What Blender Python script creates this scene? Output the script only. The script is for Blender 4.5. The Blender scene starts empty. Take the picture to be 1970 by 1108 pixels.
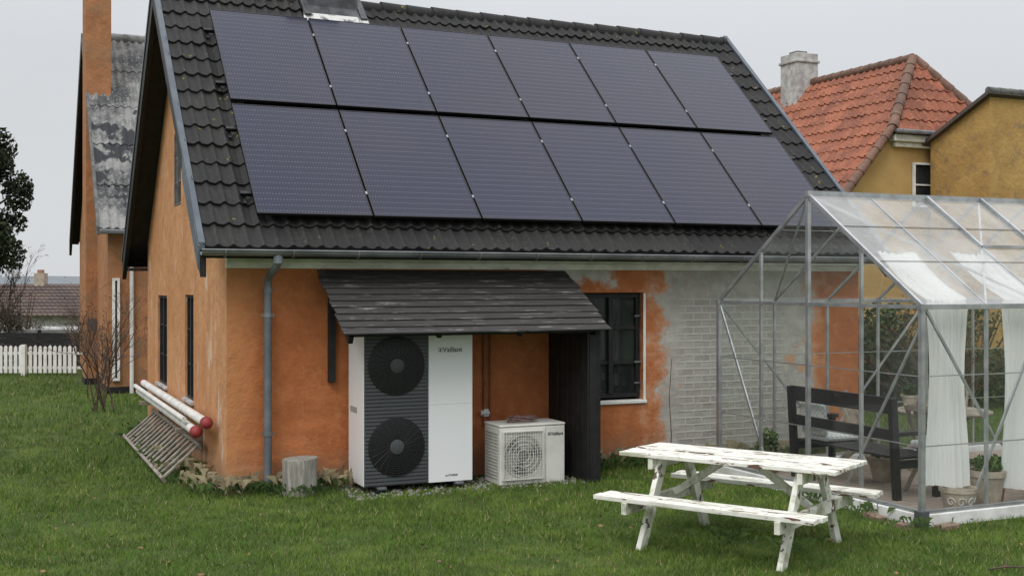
import bpy, math, random
import numpy as np
from mathutils import Vector, Matrix, Euler
random.seed(7); rng=np.random.default_rng(5)
C=bpy.context.scene.collection
R_=math.radians
# ---------------------------------------------------------------- camera frame
FPX=2266.0; HZ=545.0; CAMH=2.15
TH=math.atan(1010/2266)
Fv=(math.sin(TH),math.cos(TH)); Rv=(math.cos(TH),-math.sin(TH))
CX,CY=-2.248,-12.246
def W(lat,dep): return (CX+lat*Rv[0]+dep*Fv[0], CY+lat*Rv[1]+dep*Fv[1])
# ---------------------------------------------------------------- materials
def new_mat(name):
    m=bpy.data.materials.new(name); m.use_nodes=True
    nt=m.node_tree; b=nt.nodes['Principled BSDF']; return m,nt,b
def N(nt,t,**kw):
    n=nt.nodes.new(t)
    for k,v in kw.items(): setattr(n,k,v)
    return n
def L(nt,a,b): nt.links.new(a,b)
def coords(nt,obj=False,stretch=None):
    if obj: o=N(nt,'ShaderNodeTexCoord').outputs['Object']
    else: o=N(nt,'ShaderNodeNewGeometry').outputs['Position']
    if stretch:
        mp=N(nt,'ShaderNodeMapping'); mp.inputs['Scale'].default_value=stretch; L(nt,o,mp.inputs[0]); o=mp.outputs[0]
    return o
def noise(nt,co,scale,detail=5,rough=.55):
    n=N(nt,'ShaderNodeTexNoise'); n.inputs['Scale'].default_value=scale; n.inputs['Detail'].default_value=detail
    n.inputs['Roughness'].default_value=rough; L(nt,co,n.inputs['Vector']); return n.outputs['Fac']
def rampf(nt,fac,lo,hi):
    m=N(nt,'ShaderNodeMapRange'); m.interpolation_type='SMOOTHSTEP'
    m.inputs[1].default_value=lo; m.inputs[2].default_value=hi; L(nt,fac,m.inputs[0]); return m.outputs[0]
def mixc(nt,fac,a,b,mode='MIX'):
    m=N(nt,'ShaderNodeMix',data_type='RGBA',blend_type=mode)
    if isinstance(fac,(int,float)): m.inputs[0].default_value=fac
    else: L(nt,fac,m.inputs[0])
    for i,x in ((6,a),(7,b)):
        if isinstance(x,tuple): m.inputs[i].default_value=(*x[:3],1)
        else: L(nt,x,m.inputs[i])
    return m.outputs[2]
def math_(nt,op,a,b=None,clamp=False):
    m=N(nt,'ShaderNodeMath',operation=op,use_clamp=clamp)
    for i,x in ((0,a),(1,b)):
        if x is None: continue
        if isinstance(x,(int,float)): m.inputs[i].default_value=x
        else: L(nt,x,m.inputs[i])
    return m.outputs[0]
def bump(nt,b,h,strength=.3,dist=.02,prev=None):
    n=N(nt,'ShaderNodeBump'); n.inputs['Strength'].default_value=strength; n.inputs['Distance'].default_value=dist
    L(nt,h,n.inputs['Height'])
    if prev: L(nt,prev,n.inputs['Normal'])
    if b: L(nt,n.outputs[0],b.inputs['Normal'])
    return n.outputs[0]
def MAT(name,c1,c2=None,scale=3,rough=.7,bp=.0,bscale=40,metal=0,spots=(),obj=False,stretch=None,spec=.5,lo=.35,hi=.65,bd=.01):
    m,nt,b=new_mat(name); co=coords(nt,obj,stretch)
    c2=c2 or tuple(x*.8 for x in c1)
    col=mixc(nt,rampf(nt,noise(nt,co,scale),lo,hi),c1,c2)
    for (c,s,a,bb) in spots: col=mixc(nt,rampf(nt,noise(nt,co,s,8,.65),a,bb),col,c)
    L(nt,col,b.inputs['Base Color']); b.inputs['Roughness'].default_value=rough; b.inputs['Metallic'].default_value=metal
    b.inputs['Specular IOR Level'].default_value=spec
    if bp: bump(nt,b,noise(nt,co,bscale,6),bp,bd)
    return m
mt={}
mt['black_wood']=MAT('black_wood',(.010,.010,.011),(.018,.017,.017),8,.6,.3,60,spec=.35)
mt['zinc']=MAT('zinc',(.16,.17,.18),(.26,.27,.28),3,.45,.05,30,metal=.5)
mt['clamp']=MAT('clamp',(.34,.35,.37),None,3,.4,metal=.6)
mt['pipe']=MAT('pipe',(.12,.135,.155),(.19,.205,.225),3,.5,.05,30,metal=.3)
mt['verge']=MAT('verge',(.07,.085,.105),(.10,.12,.14),3,.4,metal=.2)
mt['white_trim']=MAT('white_trim',(.86,.85,.78),(.66,.65,.58),4,.8,.3,50,spots=[((.36,.34,.28),7,.60,.78)],stretch=(1,1,2))
mt['white_paint']=MAT('white_paint',(.80,.79,.76),(.68,.67,.64),5,.6,.1)
mt['glass_dark']=MAT('glass_dark',(.014,.016,.017),(.03,.034,.034),2,.05)
mt['lead']=MAT('lead',(.035,.038,.042),(.09,.095,.10),6,.5,.3,20)
mt['lead_pale']=MAT('lead_pale',(.62,.62,.60),(.12,.12,.12),7,.6,.3,20,lo=.44,hi=.58)
mt['chim_grey']=MAT('chim_grey',(.16,.155,.15),(.09,.09,.085),6,.9,.5,30)
mt['hp_white']=MAT('hp_white',(.82,.83,.84),(.80,.81,.82),1,.38)
mt['hp_dark']=MAT('hp_dark',(.068,.073,.078),(.075,.080,.086),1,.5)
mt['hp_black']=MAT('hp_black',(.005,.005,.006),(.007,.007,.008),1,.45)
mt['guard']=MAT('guard',(.022,.023,.025),None,1,.5)
mt['hub']=MAT('hub',(.050,.056,.060),(.06,.065,.07),1,.5)
mt['ac_white']=MAT('ac_white',(.68,.67,.62),(.58,.57,.52),4,.5,spots=[((.36,.34,.29),9,.62,.78)])
mt['ac_inner']=MAT('ac_inner',(.38,.38,.35),(.30,.30,.28),8,.6)
mt['ink']=MAT('ink',(.03,.03,.035),None,1,.5)
mt['orange_pipe']=MAT('orange_pipe',(.32,.12,.06),(.22,.09,.045),9,.7)
mt['alu']=MAT('alu',(.50,.51,.52),(.36,.37,.38),6,.38,.05,30,metal=.7)
mt['old_wood']=MAT('old_wood',(.30,.27,.23),(.17,.15,.125),8,.85,.3,40)
mt['plinth']=MAT('plinth',(.74,.74,.72),(.58,.58,.55),5,.8,.2,30,spots=[((.22,.23,.16),8,.64,.76)])
mt['table_paint']=MAT('table_paint',(.80,.79,.73),(.66,.65,.57),7,.7,.3,60,obj=True,stretch=(1,4,4),spots=[((.42,.42,.31),2.6,.52,.68),((.30,.27,.22),9,.60,.66),((.12,.06,.035),4.5,.575,.60)])
mt['leg_paint']=MAT('leg_paint',(.76,.76,.69),(.58,.58,.49),7,.65,.3,60,obj=True,spots=[((.32,.33,.21),5,.48,.66),((.10,.07,.04),8,.585,.62)])
mt['wood_grey']=MAT('wood_grey',(.32,.27,.21),(.20,.165,.13),9,.75,.3,60,obj=True)
mt['log']=MAT('log',(.40,.385,.34),(.24,.225,.19),9,.9,.7,25,stretch=(4,4,.5),bd=.03)
mt['pole_white']=MAT('pole_white',(.74,.73,.70),(.60,.59,.55),5,.5,.1)
mt['red_cap']=MAT('red_cap',(.30,.035,.035),(.20,.03,.03),9,.65)
mt['terracotta']=MAT('terracotta',(.45,.38,.30),(.30,.25,.2),9,.85,.3)
mt['terra_red']=MAT('terra_red',(.34,.18,.11),(.24,.13,.08),9,.85,.3)
mt['brick']=MAT('brick',(.28,.19,.14),(.18,.12,.09),12,.9,.5,40,spots=[((.12,.13,.07),9,.5,.65)])
mt['green_plastic']=MAT('green_plastic',(.02,.09,.06),(.02,.07,.05),4,.4)
mt['cable']=MAT('cable',(.20,.12,.11),(.13,.075,.07),30,.6)
mt['yellow_wall']=MAT('yellow_wall',(.52,.34,.13),(.44,.28,.10),1.2,.9,.3,12,spots=[((.36,.25,.13),3,.55,.75)],bd=.02)
mt['yellow_wall2']=MAT('yellow_wall2',(.46,.285,.09),(.38,.225,.07),1.5,.9,.5,9,spots=[((.27,.175,.085),4,.50,.70),((.50,.34,.15),14,.58,.7)],bd=.05)
mt['white_render']=MAT('white_render',(.52,.51,.49),(.32,.31,.3),5,.9,.4,20)
mt['bark']=MAT('bark',(.07,.055,.04),(.04,.032,.025),8,.9,.5,20)
mt['twig']=MAT('twig',(.12,.075,.05),(.07,.045,.035),8,.85)
mt['berry']=MAT('berry',(.30,.03,.02),None,8,.5)
mt['brown_roof']=MAT('brown_roof',(.13,.09,.075),(.085,.065,.06),.8,.85)
mt['pebble']=MAT('pebble',(.30,.29,.27),(.15,.145,.14),20,.9)
mt['straw']=MAT('straw',(.36,.30,.18),(.24,.20,.12),9,.9)
mt['dead_leaf']=MAT('dead_leaf',(.26,.15,.07),(.14,.08,.04),20,.9)
def leafmat(name,a,b,sc=1.5):
    m,nt,bs=new_mat(name); g=N(nt,'ShaderNodeNewGeometry')
    c=mixc(nt,g.outputs['Random Per Island'],a,b)
    c=mixc(nt,rampf(nt,noise(nt,g.outputs['Position'],sc,3),.35,.65),c,tuple(x*.45 for x in a))
    L(nt,c,bs.inputs['Base Color']); bs.inputs['Roughness'].default_value=.75; bs.inputs['Specular IOR Level'].default_value=.25
    return m
mt['evergreen']=leafmat('evergreen',(.030,.045,.020),(.05,.07,.03))
mt['hedge']=leafmat('hedge',(.040,.070,.020),(.065,.095,.03))
mt['redleaf']=leafmat('redleaf',(.12,.045,.03),(.06,.07,.03))
mt['weed']=leafmat('weed',(.07,.13,.03),(.11,.17,.05))
mt['brush']=leafmat('brush',(.12,.09,.07),(.17,.14,.11))

def grass_material(name,ground=False):
    m,nt,b=new_mat(name); g=N(nt,'ShaderNodeNewGeometry'); co=g.outputs['Position']
    n1=rampf(nt,noise(nt,co,.6,4),.38,.62); n2=rampf(nt,noise(nt,co,2.6,6,.65),.42,.60)
    c=mixc(nt,n1,(.064,.135,.014),(.122,.190,.026))
    c=mixc(nt,math_(nt,'MULTIPLY',n2,.85),c,(.044,.092,.012))
    c=mixc(nt,math_(nt,'MULTIPLY',rampf(nt,noise(nt,co,1.5,6,.7),.56,.68),.5),c,(.17,.175,.055))
    c=mixc(nt,math_(nt,'MULTIPLY',rampf(nt,noise(nt,co,5.5,6,.7),.58,.68),.5),c,(.13,.13,.04))
    if ground:
        c=mixc(nt,.5,c,(.042,.058,.016)); c=mixc(nt,rampf(nt,noise(nt,co,14,6),.5,.7),c,(.08,.07,.035))
        bump(nt,b,noise(nt,co,45,6),.6,.03)
    else:
        c=mixc(nt,math_(nt,'MULTIPLY',g.outputs['Random Per Island'],.55),c,(.165,.225,.05))
        r2=math_(nt,'GREATER_THAN',g.outputs['Random Per Island'],.95)
        c=mixc(nt,r2,c,(.34,.29,.15))
    L(nt,c,b.inputs['Base Color']); b.inputs['Roughness'].default_value=.8; b.inputs['Specular IOR Level'].default_value=.2
    return m
mt['grass']=grass_material('grass_blades'); mt['lawn']=grass_material('lawn_ground',True)

def wall_mat(name,gable=False,far=False):
    m,nt,b=new_mat(name); co=coords(nt)
    big=rampf(nt,noise(nt,co,.8,7,.65),.32,.68); mid=rampf(nt,noise(nt,co,3.4,8,.7),.38,.64); fine=noise(nt,co,40,6)
    A,B=((.60,.315,.16),(.50,.235,.105)) if gable else ((.54,.200,.080),(.42,.134,.048))
    if far: A,B=((.46,.215,.105),(.36,.16,.075))
    c=mixc(nt,big,A,B); c=mixc(nt,math_(nt,'MULTIPLY',mid,.5),c,tuple(x*.74 for x in B))
    c=mixc(nt,math_(nt,'MULTIPLY',rampf(nt,noise(nt,co,7,9,.75),.50,.70),.42),c,(.58,.28,.135))
    st2=coords(nt,False,(2.2,2.2,.35)); c=mixc(nt,math_(nt,'MULTIPLY',rampf(nt,noise(nt,st2,2.0,7,.7),.55,.75),.35),c,(.34,.13,.055))
    sx=N(nt,'ShaderNodeSeparateXYZ'); L(nt,co,sx.inputs[0]); X,Y,Z=sx.outputs
    low=math_(nt,'MULTIPLY',rampf(nt,math_(nt,'ADD',Z,math_(nt,'MULTIPLY',noise(nt,co,5,5),-.5)),.22,-.12),.55)
    c=mixc(nt,low,c,(.27,.17,.10))
    if not far and not gable:
        cor=math_(nt,'MULTIPLY',rampf(nt,math_(nt,'ADD',X,math_(nt,'MULTIPLY',noise(nt,co,2,6),.5)),.75,.1),.5); c=mixc(nt,cor,c,(.60,.31,.14))
    if far: c=mixc(nt,math_(nt,'MULTIPLY',rampf(nt,noise(nt,co,1.2,8,.7),.46,.62),.6),c,(.27,.17,.10))
    nrm=None
    if gable:
        st=coords(nt,False,(1,1.6,.45))
        c=mixc(nt,math_(nt,'MULTIPLY',rampf(nt,noise(nt,st,2.2,8,.7),.57,.66),.8),c,(.62,.55,.46))
        c=mixc(nt,math_(nt,'MULTIPLY',rampf(nt,noise(nt,st,5,8,.7),.54,.70),.45),c,(.34,.17,.09))
    elif not far:
        wob=math_(nt,'MULTIPLY',math_(nt,'SUBTRACT',noise(nt,co,3.2,9,.66),.5),1.35)
        def box(cx,hx,cz,hz,soft=.05,w=1.0):
            dx=math_(nt,'SUBTRACT',math_(nt,'ABSOLUTE',math_(nt,'SUBTRACT',X,cx)),hx)
            dz=math_(nt,'SUBTRACT',math_(nt,'ABSOLUTE',math_(nt,'SUBTRACT',Z,cz)),hz)
            d=math_(nt,'ADD',math_(nt,'MAXIMUM',dx,dz),math_(nt,'MULTIPLY',wob,w))
            return rampf(nt,d,soft,-soft)
        cem=mixc(nt,rampf(nt,noise(nt,co,2.5,7,.65),.35,.65),(.36,.345,.315),(.50,.48,.44))
        cem=mixc(nt,math_(nt,'MULTIPLY',rampf(nt,noise(nt,co,7,8,.75),.50,.66),.5),cem,(.28,.26,.23))
        cem=mixc(nt,math_(nt,'MULTIPLY',rampf(nt,noise(nt,co,4.2,8,.7),.54,.66),.35),cem,(.50,.30,.18))
        m1=math_(nt,'MAXIMUM',box(6.27,1.10,1.2,2.2,.07),box(4.10,.42,2.36,.20,.06,.5))
        halo=box(6.27,1.22,1.2,2.2,.16)
        c=mixc(nt,math_(nt,'MULTIPLY',halo,.6),c,(.60,.38,.25))
        cb=N(nt,'ShaderNodeCombineXYZ'); L(nt,X,cb.inputs[0]); L(nt,Z,cb.inputs[1])
        br=N(nt,'ShaderNodeTexBrick'); L(nt,cb.outputs[0],br.inputs['Vector'])
        br.inputs['Scale'].default_value=1; br.inputs['Brick Width'].default_value=.24; br.inputs['Row Height'].default_value=.085
        br.inputs['Mortar Size'].default_value=.013; br.inputs['Mortar Smooth'].default_value=.6
        br.inputs['Color1'].default_value=(.315,.30,.27,1); br.inputs['Color2'].default_value=(.375,.36,.33,1); br.inputs['Mortar'].default_value=(.49,.475,.435,1)
        m3=box(6.20,.76,1.0,.98,.13,.25)
        bc=mixc(nt,math_(nt,'MULTIPLY',rampf(nt,noise(nt,co,4,8,.7),.38,.68),.6),br.outputs['Color'],(.45,.43,.395))
        cem=mixc(nt,m3,cem,bc)
        keep=rampf(nt,noise(nt,co,2.0,8,.66),.575,.625)
        m1=math_(nt,'MULTIPLY',m1,math_(nt,'SUBTRACT',1,math_(nt,'MULTIPLY',keep,math_(nt,'SUBTRACT',1,m3))))
        c=mixc(nt,m1,c,cem)
        h=math_(nt,'ADD',math_(nt,'MULTIPLY',m1,-.5),math_(nt,'MULTIPLY',math_(nt,'MULTIPLY',m3,br.outputs['Fac']),.6))
        nrm=bump(nt,None,h,.6,.010)
    L(nt,c,b.inputs['Base Color']); b.inputs['Roughness'].default_value=.93; b.inputs['Specular IOR Level'].default_value=.2
    h2=math_(nt,'ADD',math_(nt,'MULTIPLY',noise(nt,co,6,5),1.6),math_(nt,'MULTIPLY',fine,.35))
    bump(nt,b,h2,.5,.03,nrm)
    return m
mt['wall_front']=wall_mat('orange_render'); mt['wall_gable']=wall_mat('orange_render_side',gable=True); mt['wall_far']=wall_mat('orange_render_far',far=True)

def tile_mat(name,a,b,lich=None,amt=.70):
    m,nt,bs=new_mat(name); co=coords(nt)
    c=mixc(nt,rampf(nt,noise(nt,co,1.3,5),.3,.7),a,b)
    c=mixc(nt,rampf(nt,noise(nt,co,22,6,.7),.45,.75),c,tuple(x*1.7+.008 for x in a))
    vo=N(nt,'ShaderNodeTexVoronoi'); vo.inputs['Scale'].default_value=3.2; L(nt,co,vo.inputs['Vector'])
    sc=N(nt,'ShaderNodeSeparateColor'); L(nt,vo.outputs['Color'],sc.inputs[0])
    c=mixc(nt,math_(nt,'MULTIPLY',sc.outputs[0],.45),c,tuple(x*.45 for x in b))
    if lich:
        f=math_(nt,'MULTIPLY',rampf(nt,noise(nt,co,9,3,.5),amt,amt+.02),rampf(nt,noise(nt,co,55,4,.6),.46,.54))
        c=mixc(nt,f,c,lich)
        f2=math_(nt,'MULTIPLY',rampf(nt,noise(nt,co,2.5,3,.5),.50,.62),rampf(nt,noise(nt,co,38,4,.6),.56,.64))
        c=mixc(nt,math_(nt,'MULTIPLY',f2,.4),c,(.10,.10,.075))
        c=mixc(nt,math_(nt,'MULTIPLY',rampf(nt,noise(nt,co,60,3),.66,.72),.5),c,(.20,.20,.18))
    L(nt,c,bs.inputs['Base Color']); bs.inputs['Roughness'].default_value=.72; bs.inputs['Specular IOR Level'].default_value=.38
    bump(nt,bs,noise(nt,co,70,6),.35,.006)
    return m
mt['tile']=tile_mat('charcoal_tile',(.015,.015,.0155),(.027,.026,.024),(.27,.20,.035),.695)
mt['tile_red']=tile_mat('red_tile',(.33,.115,.060),(.21,.075,.045),None)
mt['tile_redridge']=tile_mat('red_ridge',(.20,.11,.075),(.13,.08,.06),None)
m,nt,bs=new_mat('fibre_cement'); co=coords(nt)
c=mixc(nt,rampf(nt,noise(nt,co,1.1,7,.7),.38,.6),(.06,.062,.066),(.27,.27,.26))
c=mixc(nt,rampf(nt,noise(nt,co,16,6,.7),.5,.72),c,(.38,.37,.34))
c=mixc(nt,rampf(nt,noise(nt,co,.8,5,.6),.52,.55),c,(.035,.036,.042))
L(nt,c,bs.inputs['Base Color']); bs.inputs['Roughness'].default_value=.9; mt['fibre']=m
# solar cell glass
m,nt,bs=new_mat('solar_glass'); tc=N(nt,'ShaderNodeTexCoord'); sx=N(nt,'ShaderNodeSeparateXYZ'); L(nt,tc.outputs['Object'],sx.inputs[0])
def lines(ax,pitch,w,off=0):
    a=math_(nt,'FRACT',math_(nt,'DIVIDE',math_(nt,'ADD',ax,off),pitch)); return math_(nt,'LESS_THAN',math_(nt,'ABSOLUTE',math_(nt,'SUBTRACT',a,.5)),w/pitch/2)
X,Y=sx.outputs[0],sx.outputs[1]
gx=lines(X,.198,.004)
dots=math_(nt,'MULTIPLY',lines(X,.033,.012),lines(Y,.0925,.0055))
bus=lines(X,.022,.0022)
c=mixc(nt,rampf(nt,noise(nt,coords(nt),.5,3),.3,.7),(.008,.010,.028),(.015,.014,.026))
c=mixc(nt,gx,c,(.004,.004,.005)); c=mixc(nt,math_(nt,'MULTIPLY',bus,.22),c,(.11,.12,.20)); c=mixc(nt,math_(nt,'MULTIPLY',dots,.62),c,(.32,.32,.40))
L(nt,c,bs.inputs['Base Color']); bs.inputs['Roughness'].default_value=.14; bs.inputs['IOR'].default_value=1.42
bs.inputs['Specular Tint'].default_value=(.85,.88,1.0,1); mt['solar']=m
mt['solar_frame']=MAT('solar_frame',(.006,.006,.007),None,1,.45)
m=MAT('canopy_board',(.022,.020,.019),(.042,.038,.035),6,.72,.5,50,stretch=(.6,6,6),spots=[((.20,.195,.19),4.5,.59,.64)]); mt['canopy']=m
def glass(name,dust_sheen,facing=.55,tint=(.93,.96,.95)):
    m=bpy.data.materials.new(name); m.use_nodes=True; nt=m.node_tree; nt.nodes.clear()
    o=N(nt,'ShaderNodeOutputMaterial'); t=N(nt,'ShaderNodeBsdfTransparent'); t.inputs[0].default_value=(*tint,1)
    g=N(nt,'ShaderNodeBsdfGlossy'); g.inputs['Roughness'].default_value=.03; g.inputs[0].default_value=(.95,.95,.95,1)
    lw=N(nt,'ShaderNodeLayerWeight'); lw.inputs[0].default_value=.5
    f=math_(nt,'ADD',math_(nt,'MULTIPLY',math_(nt,'POWER',lw.outputs['Facing'],4.0),facing),.035)
    mx=N(nt,'ShaderNodeMixShader'); L(nt,f,mx.inputs[0]); L(nt,t.outputs[0],mx.inputs[1]); L(nt,g.outputs[0],mx.inputs[2])
    d=N(nt,'ShaderNodeBsdfDiffuse'); d.inputs[0].default_value=(.88,.89,.88,1)
    tr=N(nt,'ShaderNodeBsdfTranslucent'); tr.inputs[0].default_value=(.88,.89,.88,1)
    ad=N(nt,'ShaderNodeMixShader'); ad.inputs[0].default_value=.5; L(nt,d.outputs[0],ad.inputs[1]); L(nt,tr.outputs[0],ad.inputs[2])
    m2=N(nt,'ShaderNodeMixShader'); co=coords(nt)
    L(nt,math_(nt,'MULTIPLY',rampf(nt,noise(nt,co,1.6,6,.6),.10,.70),dust_sheen),m2.inputs[0]); L(nt,mx.outputs[0],m2.inputs[1]); L(nt,ad.outputs[0],m2.inputs[2])
    L(nt,m2.outputs[0],o.inputs[0]); return m
mt['glass']=glass('greenhouse_glass',.03,.45,(.96,.98,.97)); mt['glass_roof']=glass('greenhouse_roof_glass',.55,.8,(.96,.98,.97))  # roof panes: pale sky reflection painted in as diffuse white, with some dust
m=bpy.data.materials.new('sheer_cloth'); m.use_nodes=True; nt=m.node_tree; nt.nodes.clear()
o=N(nt,'ShaderNodeOutputMaterial'); d=N(nt,'ShaderNodeBsdfDiffuse'); d.inputs[0].default_value=(.93,.93,.92,1)
tr=N(nt,'ShaderNodeBsdfTranslucent'); tr.inputs[0].default_value=(.93,.93,.92,1); mx=N(nt,'ShaderNodeMixShader'); mx.inputs[0].default_value=.42
L(nt,d.outputs[0],mx.inputs[1]); L(nt,tr.outputs[0],mx.inputs[2]); L(nt,mx.outputs[0],o.inputs[0]); mt['cloth']=m
m,nt,bs=new_mat('brick_paving'); co=coords(nt); br=N(nt,'ShaderNodeTexBrick'); L(nt,co,br.inputs['Vector']); br.inputs['Scale'].default_value=1
br.inputs['Brick Width'].default_value=.22; br.inputs['Row Height'].default_value=.11; br.inputs['Mortar Size'].default_value=.006
br.inputs['Color1'].default_value=(.28,.20,.16,1); br.inputs['Color2'].default_value=(.35,.27,.22,1); br.inputs['Mortar'].default_value=(.12,.11,.09,1)
L(nt,mixc(nt,math_(nt,'MULTIPLY',noise(nt,co,6),.6),br.outputs['Color'],(.32,.28,.24)),bs.inputs['Base Color']); bs.inputs['Roughness'].default_value=.9; mt['paving']=m
m,nt,bs=new_mat('checked_cloth'); co=coords(nt,True); ck=N(nt,'ShaderNodeTexChecker'); ck.inputs['Scale'].default_value=34; L(nt,co,ck.inputs[0])
ck.inputs[1].default_value=(.60,.60,.57,1); ck.inputs[2].default_value=(.44,.46,.45,1); L(nt,ck.outputs[0],bs.inputs['Base Color']); bs.inputs['Roughness'].default_value=.9; mt['check']=m
# ---------------------------------------------------------------- mesh builder
WORLD={}
def root_of(o):
    while o.parent: o=o.parent
    return o
class MB:
    def __init__(s): s.v=[]; s.f=[]
    def add(s,vs,fs):
        k=len(s.v); s.v+= [tuple(v) for v in vs]; s.f+=[tuple(i+k for i in f) for f in fs]; return s
    def mm(s,x0,x1,y0,y1,z0,z1):
        return s.add([(x0,y0,z0),(x1,y0,z0),(x1,y1,z0),(x0,y1,z0),(x0,y0,z1),(x1,y0,z1),(x1,y1,z1),(x0,y1,z1)],
            [(3,2,1,0),(4,5,6,7),(0,1,5,4),(1,2,6,5),(2,3,7,6),(3,0,4,7)])
    def bar(s,p0,p1,w,h,up=(0,0,1)):
        p0=Vector(p0);p1=Vector(p1); d=(p1-p0).normalized(); u=Vector(up)
        if abs(d.dot(u))>.98: u=Vector((1,0,0))
        a=d.cross(u).normalized(); b=a.cross(d).normalized(); a*=w/2; b*=h/2
        return s.add([p0-a-b,p0+a-b,p0+a+b,p0-a+b,p1-a-b,p1+a-b,p1+a+b,p1-a+b],[(0,1,2,3),(7,6,5,4),(4,5,1,0),(5,6,2,1),(6,7,3,2),(7,4,0,3)])
    def tube(s,p0,p1,r0,r1=None,n=8,cap=True):
        r1=r0 if r1 is None else r1
        p0=Vector(p0);p1=Vector(p1); d=(p1-p0).normalized(); u=Vector((0,0,1)) if abs(d.z)<.95 else Vector((1,0,0))
        a=d.cross(u).normalized(); b=a.cross(d)
        vs=[p+(a*math.cos(2*math.pi*i/n)+b*math.sin(2*math.pi*i/n))*r for p,r in ((p0,r0),(p1,r1)) for i in range(n)]
        fs=[(i,(i+1)%n,n+(i+1)%n,n+i) for i in range(n)]
        if cap: fs+=[tuple(range(n-1,-1,-1)),tuple(range(n,2*n))]
        return s.add(vs,fs)
    def path(s,pts,r,n=8,closed=False):
        pts=[Vector(p) for p in pts]; m=len(pts); vs=[]; prev=None
        for i,p in enumerate(pts):
            q0=pts[(i-1)%m] if (closed or i>0) else p; q1=pts[(i+1)%m] if (closed or i<m-1) else p
            d=(q1-q0).normalized()
            if prev is None:
                u=Vector((0,0,1)) if abs(d.z)<.9 else Vector((1,0,0)); a=d.cross(u).normalized()
            else: a=(prev-d*prev.dot(d)).normalized()
            prev=a; b=a.cross(d)
            rr=r[i] if isinstance(r,(list,tuple)) else r
            vs+=[p+(a*math.cos(2*math.pi*k/n)+b*math.sin(2*math.pi*k/n))*rr for k in range(n)]
        fs=[]
        for i in range(m if closed else m-1):
            j=(i+1)%m
            fs+=[(i*n+k,i*n+(k+1)%n,j*n+(k+1)%n,j*n+k) for k in range(n)]
        if not closed: fs+=[tuple(range(n-1,-1,-1)),tuple((m-1)*n+k for k in range(n))]
        return s.add(vs,fs)
    def lathe(s,prof,c,n=24,axis='z'):
        vs=[]
        for r,z in prof:
            for k in range(n):
                a=2*math.pi*k/n; x,y=r*math.cos(a),r*math.sin(a)
                vs.append((c[0]+x,c[1]+y,c[2]+z) if axis=='z' else (c[0]+x,c[1]-z,c[2]+y))
        m=len(prof); fs=[(i*n+k,i*n+(k+1)%n,(i+1)*n+(k+1)%n,(i+1)*n+k) for i in range(m-1) for k in range(n)]
        fs+=[tuple(range(n-1,-1,-1)),tuple((m-1)*n+k for k in range(n))]
        return s.add(vs,fs)
    def ball(s,c,r,nu=8,nv=5):
        return s.lathe([(max(.02*r,r*math.sin(math.pi*i/nv)),-r*math.cos(math.pi*i/nv)) for i in range(nv+1)],c,nu)
    def quad(s,a,b,c,d): return s.add([a,b,c,d],[(0,1,2,3)])
    def build(s,name,mat,parent=None,label=None,cat=None,group=None,kind=None,smooth=False,bevel=0):
        v=np.array(s.v,dtype=float)
        if parent is None:
            lo,hi=v.min(0),v.max(0); org=np.array([(lo[0]+hi[0])/2,(lo[1]+hi[1])/2,lo[2]])
        else:
            r=root_of(parent); org=np.array(WORLD.get(r.name,(0,0,0)))
        v-=org
        me=bpy.data.meshes.new(name); me.from_pydata(v.tolist(),[],s.f); me.update()
        me.materials.append(mt[mat] if isinstance(mat,str) else mat)
        o=bpy.data.objects.new(name,me); C.objects.link(o)
        if parent is None: o.location=org
        else: o.parent=parent
        if smooth:
            me.polygons.foreach_set('use_smooth',[True]*len(me.polygons)); me.set_sharp_from_angle(angle=R_(38))
        if bevel:
            b=o.modifiers.new('bevel','BEVEL'); b.width=bevel; b.segments=2; b.limit_method='ANGLE'
        if label: o['label']=label
        if cat: o['category']=cat
        if group: o['group']=group
        if kind: o['kind']=kind
        return o
def thing(name,label,cat,loc=(0,0,0),group=None,world=True,rot=(0,0,0)):
    o=bpy.data.objects.new(name,None); C.objects.link(o); o.location=loc; o.rotation_euler=rot; o.empty_display_size=.2
    o['label']=label; o['category']=cat
    if group: o['group']=group
    if world: WORLD[o.name]=tuple(loc)
    return o
def copy_tree(o,parent=None):
    c=o.copy(); C.objects.link(c); c.parent=parent
    for ch in [x for x in bpy.data.objects if x.parent==o]: copy_tree(ch,c)
    return c
def npmesh(name,verts,nper,mat,**kw):
    n=len(verts)//nper; me=bpy.data.meshes.new(name)
    me.vertices.add(len(verts)); me.vertices.foreach_set('co',verts.astype(np.float32).ravel())
    me.loops.add(n*nper); me.loops.foreach_set('vertex_index',np.arange(n*nper,dtype=np.int32))
    me.polygons.add(n); me.polygons.foreach_set('loop_start',np.arange(0,n*nper,nper,dtype=np.int32))
    me.update(calc_edges=True); me.materials.append(mt[mat])
    o=bpy.data.objects.new(name,me); C.objects.link(o)
    for k,v in kw.items(): 
        if k=='parent': o.parent=v
        else: o[k]=v
    return o
def leaves(clumps,n,size):
    cl=np.array(clumps); w=cl[:,3]*cl[:,4]*cl[:,5]; w=w**.75; w/=w.sum(); idx=rng.choice(len(cl),n,p=w)
    d=rng.normal(size=(n,3)); d/=np.linalg.norm(d,axis=1)[:,None]; rad=rng.random(n)**.4
    c=cl[idx,:3]+d*rad[:,None]*cl[idx,3:6]
    a=rng.normal(size=(n,3)); a/=np.linalg.norm(a,axis=1)[:,None]
    b=np.cross(a,rng.normal(size=(n,3))); b/=np.linalg.norm(b,axis=1)[:,None]
    s=size*(.6+.8*rng.random(n))[:,None]
    return np.stack([c-a*s,c+b*s*.5,c+a*s,c-b*s*.5],1).reshape(-1,3)
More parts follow.
